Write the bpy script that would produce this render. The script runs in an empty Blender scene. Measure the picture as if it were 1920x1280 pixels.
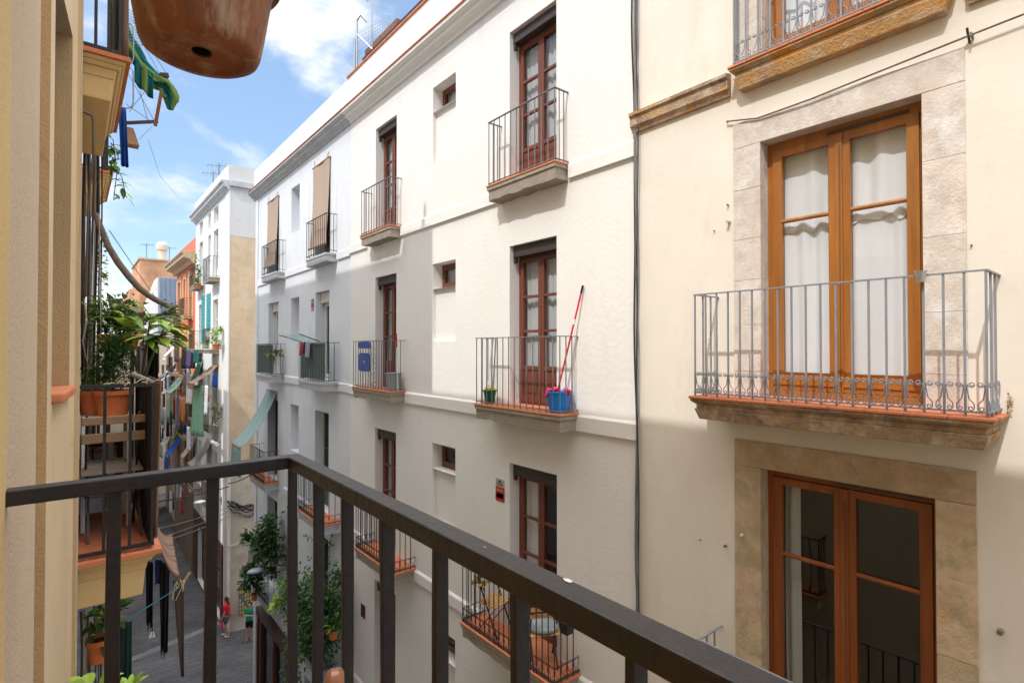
import bpy, bmesh, math, random
from mathutils import Vector, Matrix
V = Vector
rnd = random.Random(7)
SC = bpy.context.scene
COL = SC.collection
R = math.radians
GZ = -12.3                      # street level (camera eye is z = 0, fourth storey)
D = 5.2                         # distance to the facades across the street

# ------------------------------------------------------------------ camera
FPX = 1010.0; YAW = R(39.17); PIT = R(0.74)
cam = bpy.data.cameras.new("camera"); co = bpy.data.objects.new("camera", cam); COL.objects.link(co)
cam.sensor_width = 36; cam.lens = FPX/1920*36; cam.clip_start = .01; cam.clip_end = 3000
co.rotation_euler = (R(90)+PIT, 0, -YAW); SC.camera = co
FW = V((math.sin(YAW)*math.cos(PIT), math.cos(YAW)*math.cos(PIT), math.sin(PIT)))
RT = V((math.cos(YAW), -math.sin(YAW), 0)); UP = RT.cross(FW)
def at(px, py, X=None, Y=None, Z=None):
    r = FW + RT*((px-960)/FPX) + UP*((640-py)/FPX)
    t = X/r.x if X is not None else (Y/r.y if Y is not None else Z/r.z)
    return r*t

# ------------------------------------------------------------------ materials
MATS = {}
def _n(nt, t, **k):
    n = nt.nodes.new(t)
    for a, b in k.items():
        if a.startswith('i_'): n.inputs[a[2:].replace('_', ' ')].default_value = b
        else: setattr(n, a, b)
    return n
def c4(c): return (c[0], c[1], c[2], 1)
def mul(c, k): return tuple(max(0, min(1, x*k)) for x in c)
def mat(name, col, rough=.85, var=.12, vs=2.0, bump=0., bs=50, bd=.01, metal=0, spec=.3, stain=None, st_s=1.5, st_lo=.55, st_hi=.75,
        stretch=(1, 1, 1), island=0., st_stretch=(1, 1, 1), coat=0, sss=0, trans=0):
    m = bpy.data.materials.new(name); m.use_nodes = True; nt = m.node_tree; L = nt.links.new
    b = nt.nodes['Principled BSDF']
    tc = _n(nt, 'ShaderNodeTexCoord'); mp = _n(nt, 'ShaderNodeMapping'); mp.inputs['Scale'].default_value = stretch
    L(tc.outputs['Object'], mp.inputs['Vector'])
    no = _n(nt, 'ShaderNodeTexNoise', i_Scale=vs, i_Detail=7.0, i_Roughness=.65); L(mp.outputs[0], no.inputs['Vector'])
    mr = _n(nt, 'ShaderNodeMapRange'); mr.inputs['From Min'].default_value = .3; mr.inputs['From Max'].default_value = .7
    L(no.outputs['Fac'], mr.inputs['Value'])
    mx = _n(nt, 'ShaderNodeMix', data_type='RGBA')
    mx.inputs[6].default_value = c4(mul(col, 1-var)); mx.inputs[7].default_value = c4(mul(col, 1+var))
    L(mr.outputs[0], mx.inputs[0]); out = mx.outputs[2]
    if island:
        g = _n(nt, 'ShaderNodeNewGeometry'); hs = _n(nt, 'ShaderNodeHueSaturation')
        r2 = _n(nt, 'ShaderNodeMapRange'); r2.inputs['To Min'].default_value = 1-island; r2.inputs['To Max'].default_value = 1+island
        L(g.outputs['Random Per Island'], r2.inputs['Value']); L(r2.outputs[0], hs.inputs['Value'])
        r3 = _n(nt, 'ShaderNodeMapRange'); r3.inputs['To Min'].default_value = .5-island*.05; r3.inputs['To Max'].default_value = .5+island*.05
        w = _n(nt, 'ShaderNodeMath', operation='FRACT'); w2 = _n(nt, 'ShaderNodeMath', operation='MULTIPLY'); w2.inputs[1].default_value = 7.31
        L(g.outputs['Random Per Island'], w2.inputs[0]); L(w2.outputs[0], w.inputs[0]); L(w.outputs[0], r3.inputs['Value']); L(r3.outputs[0], hs.inputs['Hue'])
        L(out, hs.inputs['Color']); out = hs.outputs[0]
    for k, s in enumerate(stain if isinstance(stain, list) else ([stain] if stain else [])):
        m2 = _n(nt, 'ShaderNodeMapping'); m2.inputs['Scale'].default_value = st_stretch; m2.inputs['Location'].default_value = (k*3.7, k*1.9, k*5.1)
        L(tc.outputs['Object'], m2.inputs['Vector'])
        n2 = _n(nt, 'ShaderNodeTexNoise', i_Scale=st_s*(1+k*.6), i_Detail=9.0, i_Roughness=.7); L(m2.outputs[0], n2.inputs['Vector'])
        r = _n(nt, 'ShaderNodeMapRange'); r.inputs['From Min'].default_value = st_lo; r.inputs['From Max'].default_value = st_hi
        L(n2.outputs['Fac'], r.inputs['Value']); mm = _n(nt, 'ShaderNodeMix', data_type='RGBA')
        mm.inputs[7].default_value = c4(s); L(r.outputs[0], mm.inputs[0]); L(out, mm.inputs[6]); out = mm.outputs[2]
    L(out, b.inputs['Base Color'])
    b.inputs['Roughness'].default_value = rough; b.inputs['Metallic'].default_value = metal
    b.inputs['Specular IOR Level'].default_value = spec; b.inputs['Coat Weight'].default_value = coat
    if bump:
        nb = _n(nt, 'ShaderNodeTexNoise', i_Scale=bs, i_Detail=5.0, i_Roughness=.6); L(mp.outputs[0], nb.inputs['Vector'])
        bp = _n(nt, 'ShaderNodeBump', i_Strength=bump, i_Distance=bd); L(nb.outputs['Fac'], bp.inputs['Height']); L(bp.outputs[0], b.inputs['Normal'])
    if trans:
        t = _n(nt, 'ShaderNodeBsdfTranslucent'); L(out, t.inputs['Color']); ms = _n(nt, 'ShaderNodeMixShader'); ms.inputs[0].default_value = trans
        L(b.outputs[0], ms.inputs[1]); L(t.outputs[0], ms.inputs[2]); L(ms.outputs[0], nt.nodes['Material Output'].inputs[0])
    MATS[name] = m; return m
def brick(name, c1, c2, mortar, sx=1., sy=1., scale=6, rot=(0, 0, 0), rough=.85, msize=.02, bump=.3, off=.5):
    m = bpy.data.materials.new(name); m.use_nodes = True; nt = m.node_tree; L = nt.links.new; b = nt.nodes['Principled BSDF']
    tc = _n(nt, 'ShaderNodeTexCoord'); mp = _n(nt, 'ShaderNodeMapping'); mp.inputs['Rotation'].default_value = rot; mp.inputs['Scale'].default_value = (sx, sy, 1)
    L(tc.outputs['Object'], mp.inputs['Vector'])
    bt = _n(nt, 'ShaderNodeTexBrick', i_Scale=scale, i_Mortar_Size=msize, i_Bias=0.0); bt.offset = off
    bt.inputs['Color1'].default_value = c4(c1); bt.inputs['Color2'].default_value = c4(c2); bt.inputs['Mortar'].default_value = c4(mortar)
    L(mp.outputs[0], bt.inputs['Vector'])
    no = _n(nt, 'ShaderNodeTexNoise', i_Scale=.7, i_Detail=8.0); L(tc.outputs['Object'], no.inputs['Vector'])
    r = _n(nt, 'ShaderNodeMapRange'); r.inputs['From Min'].default_value = .3; r.inputs['From Max'].default_value = .7; r.inputs['To Min'].default_value = .65; r.inputs['To Max'].default_value = 1.25
    L(no.outputs['Fac'], r.inputs['Value']); mm = _n(nt, 'ShaderNodeMix', data_type='RGBA', blend_type='MULTIPLY'); mm.inputs[0].default_value = 1
    L(bt.outputs['Color'], mm.inputs[6]); L(r.outputs[0], mm.inputs[7]); L(mm.outputs[2], b.inputs['Base Color'])
    bp = _n(nt, 'ShaderNodeBump', i_Strength=bump, i_Distance=.01, invert=True); L(bt.outputs['Fac'], bp.inputs['Height']); L(bp.outputs[0], b.inputs['Normal'])
    b.inputs['Roughness'].default_value = rough; MATS[name] = m; return m
def glass(name, tint=(.9, .93, .92), refl=1.6):
    m = bpy.data.materials.new(name); m.use_nodes = True; nt = m.node_tree; L = nt.links.new; nt.nodes.remove(nt.nodes['Principled BSDF'])
    t = _n(nt, 'ShaderNodeBsdfTransparent'); t.inputs[0].default_value = c4(tint)
    g = _n(nt, 'ShaderNodeBsdfGlossy'); g.inputs['Roughness'].default_value = .015
    ge = _n(nt, 'ShaderNodeNewGeometry'); dt = _n(nt, 'ShaderNodeVectorMath', operation='DOT_PRODUCT'); L(ge.outputs['Incoming'], dt.inputs[0]); L(ge.outputs['Normal'], dt.inputs[1])
    ab = _n(nt, 'ShaderNodeMath', operation='ABSOLUTE'); L(dt.outputs['Value'], ab.inputs[0]); om = _n(nt, 'ShaderNodeMath', operation='SUBTRACT'); om.inputs[0].default_value = 1; L(ab.outputs[0], om.inputs[1])
    pw = _n(nt, 'ShaderNodeMath', operation='POWER'); pw.inputs[1].default_value = 5; L(om.outputs[0], pw.inputs[0])
    k = _n(nt, 'ShaderNodeMath', operation='MULTIPLY_ADD', use_clamp=True); k.inputs[1].default_value = .93; k.inputs[2].default_value = .045*refl; L(pw.outputs[0], k.inputs[0]); ms = _n(nt, 'ShaderNodeMixShader'); L(k.outputs[0], ms.inputs[0]); L(t.outputs[0], ms.inputs[1]); L(g.outputs[0], ms.inputs[2])
    no = _n(nt, 'ShaderNodeTexNoise', i_Scale=1.2); bp = _n(nt, 'ShaderNodeBump', i_Strength=.05, i_Distance=.05)
    tc = _n(nt, 'ShaderNodeTexCoord'); L(tc.outputs['Object'], no.inputs['Vector']); L(no.outputs['Fac'], bp.inputs['Height']); L(bp.outputs[0], g.inputs['Normal'])
    L(ms.outputs[0], nt.nodes['Material Output'].inputs[0]); MATS[name] = m; return m

mat('plaster_mid', (.75, .727, .685), .9, .03, .9, .55, 14, .008, stain=[(.675, .645, .59), (.70, .675, .63)], st_s=1.5, st_lo=.56, st_hi=.85, st_stretch=(2.2, 2.2, .32))
mat('plaster_bluish', (.665, .685, .715), .9, .05, 1.1, .4, 16, .009, stain=[(.54, .54, .54), (.74, .75, .76)], st_s=1.5, st_lo=.54, st_hi=.8, st_stretch=(1.8, 1.8, .35))
mat('plaster_cream', (.72, .665, .575), .9, .045, 1.3, .3, 14, .007, stain=[(.64, .56, .45), (.77, .72, .64)], st_s=1.4, st_lo=.54, st_hi=.82, st_stretch=(1.5, 1.5, .5))
mat('plaster_far_white', (.78, .77, .75), .9, .06, .8, .2, 10, stain=(.55, .52, .48), st_s=.8, st_lo=.6, st_hi=.8, st_stretch=(1, 1, .3))
mat('plaster_grey', (.62, .60, .57), .9, .08, .8, .3, 10, stain=(.45, .43, .40), st_s=.8)
mat('plaster_tan', (.62, .47, .31), .9, .10, 1.6, .6, 8, .02, stain=[(.52, .385, .245), (.66, .56, .44)], st_s=.9, st_lo=.5, st_hi=.72)
mat('plaster_old', (.62, .55, .45), .9, .12, 1.0, .4, 8, .02, stain=[(.40, .32, .25), (.72, .68, .60)], st_s=.8)
mat('plaster_plain', (.62, .60, .56), .9, .08, .8, .3, 9, stain=(.5, .47, .43))
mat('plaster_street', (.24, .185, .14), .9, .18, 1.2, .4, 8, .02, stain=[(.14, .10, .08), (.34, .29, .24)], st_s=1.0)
mat('plaster_pink', (.62, .50, .42), .9, .1, 1, .3, 9, stain=(.4, .3, .25))
mat('plaster_red', (.72, .17, .09), .85, .1, .8, .2, 9, stain=(.55, .13, .08))
mat('plaster_peach', (.72, .45, .25), .85, .1, .8, .2, 9)
mat('plaster_ours', (.56, .45, .325), .95, .07, 1.0, 1.0, 110, .005, stain=[(.34, .26, .17), (.62, .51, .37)], st_s=48, st_lo=.58, st_hi=.68)
mat('plaster_yellow', (.62, .45, .21), .95, .07, 1.0, .8, 110, .004, stain=(.54, .38, .17), st_s=20)
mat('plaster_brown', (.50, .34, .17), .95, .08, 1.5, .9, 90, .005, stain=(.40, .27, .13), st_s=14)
mat('plaster_ours_smooth', (.62, .49, .32), .9, .06, 1.5, .4, 40, .004, stain=(.52, .39, .23), st_s=5)
mat('plaster_ochre', (.66, .47, .22), .9, .08, 1.5, .5, 60, .004, stain=(.5, .36, .18), st_s=3)
mat('stone', (.60, .535, .47), .92, .12, 7, .55, 45, .010, stain=[(.55, .455, .365), (.72, .70, .675), (.46, .395, .335)], st_s=2.6, st_lo=.5, st_hi=.72, island=.08)
mat('stone_warm', (.51, .39, .245), .92, .14, 8, .8, 50, .01, stain=[(.45, .29, .13), (.58, .51, .42), (.33, .28, .19)], st_s=2.5, st_lo=.52, st_hi=.72, island=.22)
mat('stone_slab', (.40, .275, .17), .92, .24, 6, 1., 40, .018, stain=[(.48, .23, .05), (.22, .16, .12), (.52, .43, .33)], st_s=3.0, st_lo=.5, st_hi=.64)
mat('stone_orange', (.50, .29, .12), .92, .2, 5, 1., 40, .015, stain=[(.58, .25, .03), (.33, .24, .16), (.52, .42, .32)], st_s=2.2, st_lo=.5, st_hi=.64)
mat('slab_grey', (.33, .285, .23), .92, .14, 6, .9, 40, .012, stain=[(.24, .205, .16), (.42, .38, .32)], st_s=3, st_lo=.54, st_hi=.72)
mat('slab_bluish', (.46, .465, .475), .92, .1, 5, .5, 40, .01, stain=[(.34, .335, .33), (.55, .55, .55)], st_s=3, st_lo=.52, st_hi=.72)
mat('terracotta', (.55, .19, .09), .8, .15, 6, .3, 50, .004, stain=(.40, .15, .08), st_s=5)
mat('terracotta_pot', (.60, .17, .055), .7, .12, 7, .2, 60, .003, stain=(.45, .14, .06), st_s=4)
mat('pot_glazed', (.21, .066, .024), .55, .35, 6, .45, 40, .004, spec=.4, stain=[(.30, .12, .04), (.10, .034, .02), (.40, .29, .18)], st_s=9, st_lo=.53, st_hi=.66, st_stretch=(1, 1, .22), coat=.06)
mat('pot_base', (.25, .09, .036), .65, .25, 9, .4, 60, .003, stain=[(.32, .15, .07), (.13, .05, .028), (.38, .28, .18)], st_s=9, st_lo=.5, st_hi=.72)
mat('hole', (.008, .007, .006), .9)
brick('floor_tile', (.50, .16, .07), (.44, .13, .06), (.30, .13, .08), scale=3.3, msize=.012, sx=1, sy=1)
mat('wood_brown', (.15, .045, .026), .5, .22, 4, .25, 40, .003, stretch=(1, 1, .15), spec=.4)
mat('wood_dark', (.075, .032, .02), .5, .22, 4, .25, 40, .003, stretch=(1, 1, .15), spec=.4)
mat('wood_orange', (.335, .122, .018), .42, .28, 5, .25, 40, .002, stretch=(1, 1, .12), spec=.5, stain=[(.23, .07, .01), (.40, .17, .04)], st_s=6, st_lo=.54, st_hi=.75, st_stretch=(1, 1, .08), coat=.12)
mat('wood_red', (.25, .07, .013), .45, .28, 5, .25, 40, .002, stretch=(1, 1, .12), spec=.5, stain=[(.16, .04, .01), (.30, .10, .02)], st_s=6, st_lo=.54, st_hi=.75, st_stretch=(1, 1, .08))
mat('wood_weathered', (.33, .21, .12), .8, .25, 6, .4, 30, .004, stretch=(.15, 1, 1))
mat('wood_grey', (.28, .22, .17), .85, .25, 6, .4, 30, .004, stretch=(.15, 1, 1))
mat('wood_chair', (.26, .10, .045), .35, .2, 9, .15, 30, .002, stretch=(1, 1, .3), coat=.5, stain=(.30, .10, .03), st_s=12)
mat('wood_slat', (.52, .30, .12), .6, .2, 6, .2, 30, .002)
mat('iron_dark', (.0145, .0120, .0112), .50, .35, 12, .8, 40, .0035, spec=.45, stain=[(.040, .024, .016), (.014, .013, .014)], st_s=14, st_lo=.5, st_hi=.8)
mat('iron_black', (.035, .033, .032), .6, .2, 9, spec=.4)
mat('iron_brown', (.09, .065, .05), .6, .2, 9, spec=.4)
mat('iron_grey', (.23, .245, .27), .5, .12, 9, .2, 60, .002, spec=.4)
mat('iron_mid', (.16, .16, .165), .5, .12, 9, spec=.4)
mat('galvanised', (.42, .45, .48), .4, .1, 9, metal=.6)
mat('tin', (.6, .62, .64), .3, .1, 9, metal=.9)
mat('shutter_brown', (.045, .034, .028), .55, .15, 5, spec=.35)
mat('shutter_cream', (.60, .57, .48), .6, .05, 5)
mat('blind_mat', (.41, .305, .24), .85, .16, 30, stretch=(1, 1, 6))
mat('interior', (.025, .021, .018), .9)
mat('curtain', (.80, .82, .83), .9, .03, 3, trans=.12); mat('curtain_dim', (.50, .52, .52), .9, .05, 3, trans=.12)  # second curtain's grey stands in for the bluish reflection on its glass
mat('frame_white', (.72, .71, .67), .5, .04, 3)
mat('green_screen', (.13, .185, .17), .8, .15, 6)
mat('green_door', (.06, .13, .06), .55, .15, 6)
mat('turquoise', (.03, .36, .38), .5, .08, 5)
mat('red_paint', (.50, .03, .03), .5, .1, 5)
mat('cable_black', (.03, .03, .032), .6, .2, 5)
mat('cable_grey', (.22, .21, .20), .7, .2, 5)
mat('cable_tan', (.42, .35, .26), .8, .2, 5)
mat('bark_rope', (.19, .15, .12), .9, .3, 20, .8, 60, .01)
for nme, c in dict(green=(.10, .27, .14), greenlt=(.22, .36, .27), blue=(.015, .09, .42), sky=(.42, .53, .70), white=(.75, .75, .76), beige=(.42, .35, .29), grey=(.30, .29, .28),
                   brown=(.20, .13, .10), umber=(.075, .05, .04), pink=(.45, .12, .2), red=(.45, .04, .04), black=(.012, .012, .014), teal=(.02, .15, .15), mint=(.28, .52, .36), orange=(.6, .2, .05),
                   awnteal=(.33, .45, .45), awnteal2=(.22, .33, .34), navy=(.02, .035, .12), awnbrown=(.36, .235, .17), awnbrown2=(.23, .14, .10), towelteal=(.006, .13, .125), towellime=(.17, .28, .07),
                   darkgreen=(.012, .045, .035), purple=(.12, .07, .2), lilac=(.42, .38, .5), cushion=(.38, .40, .42)).items():
    mat('cloth_'+nme, c, .95, .12, 8, .2, 80, .003, trans=.15)
mat('plastic_blue', (.01, .24, .75), .35, .05, 3); mat('plastic_pink', (.75, .03, .15), .35); mat('plastic_red', (.62, .02, .03), .35)
mat('plastic_green', (.01, .10, .05), .4); mat('plastic_yellow', (.55, .50, .06), .5); mat('plastic_white', (.75, .75, .74), .4); mat('plastic_black', (.02, .02, .02), .4)
mat('plastic_navy', (.015, .085, .42), .45); mat('plastic_orange', (.65, .22, .05), .5, .08, 6); mat('plastic_grey', (.28, .29, .30), .5)
mat('lamp_glass', (.36, .40, .45), .3, .05, 3); mat('lamp_white', (.70, .73, .74), .3, .05, 3)
mat('sign_red', (.42, .025, .02), .5, .05); mat('sign_grey', (.42, .39, .36), .5, .05); mat('sign_blue', (.22, .25, .30), .5); mat('sign_white', (.72, .70, .66), .5); mat('sign_brown', (.10, .035, .025), .5)
mat('skin', (.55, .32, .22), .55, .05, 5); mat('hair_dark', (.03, .018, .012), .6); mat('shirt_red', (.60, .02, .03), .85); mat('shirt_green', (.02, .28, .16), .85)
mat('shorts_grey', (.10, .10, .12), .85); mat('shorts_black', (.015, .015, .02), .85); mat('shoe_white', (.75, .75, .75), .6); mat('shoe_brown', (.22, .12, .06), .6)
mat('leaf_mid', (.10, .21, .035), .5, .3, 4, spec=.4, island=.45, trans=.3); mat('leaf_dark', (.032, .085, .022), .5, .3, 4, spec=.4, island=.4, trans=.2)
mat('leaf_light', (.34, .50, .07), .5, .25, 4, spec=.4, island=.4, trans=.35); mat('leaf_dry', (.32, .20, .06), .7, .3, 4, island=.3)
mat('stem', (.10, .09, .04), .8); mat('soil', (.05, .035, .025), .95); mat('straw', (.62, .50, .30), .9)
brick('brick_wall', (.68, .34, .17), (.58, .28, .14), (.52, .40, .30), scale=4.5, msize=.012, rot=(R(90), 0, 0))
brick('brick_dark', (.24, .10, .06), (.18, .08, .055), (.26, .20, .16), scale=4.5, msize=.012, rot=(R(90), 0, R(90)))
brick('paving', (.115, .115, .125), (.075, .075, .085), (.036, .036, .04), scale=2.2, msize=.018, rot=(0, 0, R(14)), rough=.75, bump=.5)
mat('corrugated', (.24, .33, .46), .5, .1, 3, metal=.1); mat('corrugated_pale', (.46, .52, .58), .5, .1, 3)
mat('roof_grey', (.35, .33, .31), .9)
glass('glass', (.96, .97, .98)); glass('glass_dark', (.75, .78, .78), 2.0); glass('glass_plate', (.75, .9, .87), 1.5)

# ------------------------------------------------------------------ mesh builder
W = {}
class MB:
    def __init__(s): s.v = []; s.f = []; s.m = []; s.slots = []
    def mi(s, m):
        if m not in s.slots: s.slots.append(m)
        return s.slots.index(m)
    def face(s, pts, m):
        i = len(s.v); s.v += [tuple(p) for p in pts]; s.f.append(tuple(range(i, i+len(pts)))); s.m.append(s.mi(m))
    def raw(s, vs, fs, m):
        i = len(s.v); s.v += [tuple(p) for p in vs]; k = s.mi(m)
        for f in fs: s.f.append(tuple(i+j for j in f)); s.m.append(k)
    def box(s, x0, x1, y0, y1, z0, z1, m):
        s.raw([(x0, y0, z0), (x1, y0, z0), (x1, y1, z0), (x0, y1, z0), (x0, y0, z1), (x1, y0, z1), (x1, y1, z1), (x0, y1, z1)],
              [(0, 3, 2, 1), (4, 5, 6, 7), (0, 1, 5, 4), (1, 2, 6, 5), (2, 3, 7, 6), (3, 0, 4, 7)], m)
    def taper(s, a, b, m):       # box between rect a=(x0,x1,y0,y1,z) and b
        s.raw([(a[0], a[2], a[4]), (a[1], a[2], a[4]), (a[1], a[3], a[4]), (a[0], a[3], a[4]), (b[0], b[2], b[4]), (b[1], b[2], b[4]), (b[1], b[3], b[4]), (b[0], b[3], b[4])],
              [(0, 3, 2, 1), (4, 5, 6, 7), (0, 1, 5, 4), (1, 2, 6, 5), (2, 3, 7, 6), (3, 0, 4, 7)], m)
    def bar(s, p, q, w, h, m, up=V((0, 0, 1))):
        p, q = V(p), V(q); d = (q-p).normalized()
        if abs(d.dot(up)) > .98: up = V((0, 1, 0))
        a = d.cross(up).normalized()*w/2; b = a.cross(d).normalized()*h/2
        s.raw([p-a-b, p+a-b, p+a+b, p-a+b, q-a-b, q+a-b, q+a+b, q-a+b], [(0, 1, 2, 3), (7, 6, 5, 4), (0, 4, 5, 1), (1, 5, 6, 2), (2, 6, 7, 3), (3, 7, 4, 0)], m)
    def tube(s, pts, r, m, n=6, cap=True):
        pts = [V(p) for p in pts]; N = len(pts); rr = r if isinstance(r, (list, tuple)) else [r]*N
        vs = []; prev = None
        for i, p in enumerate(pts):
            d = (pts[min(i+1, N-1)]-pts[max(i-1, 0)]).normalized()
            u = (prev - d*prev.dot(d)) if prev is not None else (V((0, 0, 1)) if abs(d.z) < .9 else V((1, 0, 0)))
            if u.length < 1e-6: u = V((0, 1, 0))
            if prev is None: u = d.cross(u)
            u.normalize(); w = d.cross(u); prev = u
            for k in range(n):
                a = 2*math.pi*k/n; vs.append(p+(u*math.cos(a)+w*math.sin(a))*rr[i])
        fs = [(i*n+k, i*n+(k+1) % n, (i+1)*n+(k+1) % n, (i+1)*n+k) for i in range(N-1) for k in range(n)]
        if cap: fs += [tuple(range(n-1, -1, -1)), tuple((N-1)*n+k for k in range(n))]
        s.raw(vs, fs, m)
    def ext(s, prof, y0, y1, m):  # closed (x,z) profile extruded along y
        n = len(prof); vs = [(x, y0, z) for x, z in prof]+[(x, y1, z) for x, z in prof]
        fs = [(k, (k+1) % n, n+(k+1) % n, n+k) for k in range(n)]+[tuple(range(n-1, -1, -1)), tuple(range(n, 2*n))]
        s.raw(vs, fs, m)
    def grid(s, fn, nu, nv, m):
        vs = [fn(i/nu, j/nv) for i in range(nu+1) for j in range(nv+1)]; base = len(s.v); s.v += [tuple(p) for p in vs]
        for i in range(nu):
            for j in range(nv):
                a = base+i*(nv+1)+j; s.f.append((a, a+1, a+nv+2, a+nv+1)); s.m.append(s.mi(m(i, j) if callable(m) else m))
    def lathe(s, prof, c, m, n=24, axis=None, capb=True, capt=False):
        c = V(c); vs = []; fs = []
        for r, z in prof:
            for k in range(n): a = 2*math.pi*k/n; vs.append(c+V((r*math.cos(a), r*math.sin(a), z)))
        N = len(prof)
        for i in range(N-1):
            for k in range(n): fs.append((i*n+k, i*n+(k+1) % n, (i+1)*n+(k+1) % n, (i+1)*n+k))
        if capb: fs.append(tuple(range(n-1, -1, -1)))
        if capt: fs.append(tuple((N-1)*n+k for k in range(n)))
        s.raw(vs, fs, m)
    def leaf(s, p, d, up, L, w, m, droop=.25):
        p = V(p); d = V(d).normalized(); a = d.cross(V(up))
        if a.length < 1e-4: a = d.cross(V((1, 0, .1)))
        a.normalize(); u = a.cross(d)
        q = p+d*L*.45+u*L*.06; t = p+d*L-u*L*droop
        l = q+a*w/2+u*w*.12; r_ = q-a*w/2+u*w*.12
        s.raw([p, l, t, r_, q], [(0, 4, 1), (1, 4, 2), (0, 3, 4), (3, 2, 4)], m)
    def build(s, name, parent=None, smooth=None, bevel=0, solid=0, origin=None, subsurf=0):
        if origin is None:
            xs = [p[0] for p in s.v]; ys = [p[1] for p in s.v]; zs = [p[2] for p in s.v]
            origin = V(((min(xs)+max(xs))/2, (min(ys)+max(ys))/2, min(zs)))
        origin = V(origin)
        me = bpy.data.meshes.new(name); me.from_pydata([V(p)-origin for p in s.v], [], s.f)
        for x in s.slots: me.materials.append(MATS[x])
        me.polygons.foreach_set('material_index', s.m)
        bm = bmesh.new(); bm.from_mesh(me)
        if smooth is not None or bevel or subsurf or solid: bmesh.ops.remove_doubles(bm, verts=bm.verts, dist=1e-5)
        bmesh.ops.recalc_face_normals(bm, faces=bm.faces); bm.to_mesh(me); bm.free()
        if smooth is not None:
            me.polygons.foreach_set('use_smooth', [True]*len(me.polygons)); me.set_sharp_from_angle(angle=R(smooth))
        o = bpy.data.objects.new(name, me); COL.objects.link(o)
        pl = W[parent.name] if parent else V((0, 0, 0))
        o.location = origin-pl; W[o.name] = origin
        if parent: o.parent = parent
        if bevel:
            b = o.modifiers.new('bevel', 'BEVEL'); b.width = bevel; b.segments = 2; b.limit_method = 'ANGLE'; b.angle_limit = R(50)
        if solid:
            b = o.modifiers.new('solid', 'SOLIDIFY'); b.thickness = solid; b.offset = 0
        if subsurf:
            b = o.modifiers.new('sub', 'SUBSURF'); b.levels = subsurf; b.render_levels = subsurf
        return o
def tag(o, label, cat, group=None, kind=None):
    o['label'] = label; o['category'] = cat
    if group: o['group'] = group
    if kind: o['kind'] = kind
    return o
def thing(name, label, cat, loc, group=None):
    o = bpy.data.objects.new(name, None); COL.objects.link(o); o.location = loc; W[o.name] = V(loc); o.empty_display_size = .2
    return tag(o, label, cat, group)
def copy_thing(root, delta, label, rotz=0):
    def cp(o, par):
        c = o.copy(); COL.objects.link(c)
        if par: c.parent = par
        for ch in list(o.children): cp(ch, c)
        return c
    c = cp(root, None); c.location = V(root.location)+V(delta); c.rotation_euler[2] += rotz; c['label'] = label; W[c.name] = V(c.location)
    return c
def spiral(c, r0, r1, a0, a1, ax, az, n=9):
    return [V(c)+ax*((r0+(r1-r0)*i/n)*math.cos(a0+(a1-a0)*i/n))+az*((r0+(r1-r0)*i/n)*math.sin(a0+(a1-a0)*i/n)) for i in range(n+1)]

# ------------------------------------------------------------------ sky and sun
SUND = V((.45, .13, -.61)).normalized()
w = bpy.data.worlds.new("World"); SC.world = w; w.use_nodes = True; nt = w.node_tree; L = nt.links.new
bg = nt.nodes['Background']; sky = _n(nt, 'ShaderNodeTexSky'); sky.sky_type = 'NISHITA'; sky.sun_disc = False
sky.sun_elevation = math.asin(-SUND.z); sky.sun_rotation = math.atan2(-SUND.x, -SUND.y) % (2*math.pi)
sky.air_density = 1.0; sky.dust_density = .3; sky.ozone_density = 2.0
SKY_STR = .15
tc = _n(nt, 'ShaderNodeTexCoord'); mp = _n(nt, 'ShaderNodeMapping'); mp.inputs['Scale'].default_value = (1, 1, 2.2); mp.inputs['Location'].default_value = (5.10, .78, 1.95)
L(tc.outputs['Generated'], mp.inputs['Vector'])
n1 = _n(nt, 'ShaderNodeTexNoise', i_Scale=2.3, i_Detail=11.0, i_Roughness=.58, i_Distortion=.25); L(mp.outputs[0], n1.inputs['Vector'])
# bright cloud cap added overhead, unseen, to lift the shade, scattered puffs lower down
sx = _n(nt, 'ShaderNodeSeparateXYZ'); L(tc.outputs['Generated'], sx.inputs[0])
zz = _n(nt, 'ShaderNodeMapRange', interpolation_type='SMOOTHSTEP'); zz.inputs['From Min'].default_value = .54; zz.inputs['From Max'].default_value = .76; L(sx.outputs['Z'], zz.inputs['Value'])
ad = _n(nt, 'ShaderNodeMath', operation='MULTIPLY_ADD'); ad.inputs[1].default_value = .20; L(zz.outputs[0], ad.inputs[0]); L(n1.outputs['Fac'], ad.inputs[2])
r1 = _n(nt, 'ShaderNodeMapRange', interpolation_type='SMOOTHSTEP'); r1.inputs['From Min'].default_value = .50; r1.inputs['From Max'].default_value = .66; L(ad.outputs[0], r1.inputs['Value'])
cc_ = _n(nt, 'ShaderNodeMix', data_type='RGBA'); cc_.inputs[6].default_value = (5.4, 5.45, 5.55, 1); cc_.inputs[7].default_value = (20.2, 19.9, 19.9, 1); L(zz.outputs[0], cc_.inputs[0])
ve = _n(nt, 'ShaderNodeMix', data_type='RGBA'); ve.inputs[0].default_value = .42; L(sky.outputs[0], ve.inputs[6]); ve.inputs[7].default_value = (2.3, 3.4, 5.0, 1)   # thin high veil
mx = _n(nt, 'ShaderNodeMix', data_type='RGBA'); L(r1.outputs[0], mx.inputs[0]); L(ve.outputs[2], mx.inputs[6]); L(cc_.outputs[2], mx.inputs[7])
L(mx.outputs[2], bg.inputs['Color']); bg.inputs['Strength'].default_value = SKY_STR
sl = bpy.data.lights.new("sun", 'SUN'); sl.energy = 2.0; sl.angle = R(.53); sl.color = (1, .975, .94)
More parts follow.
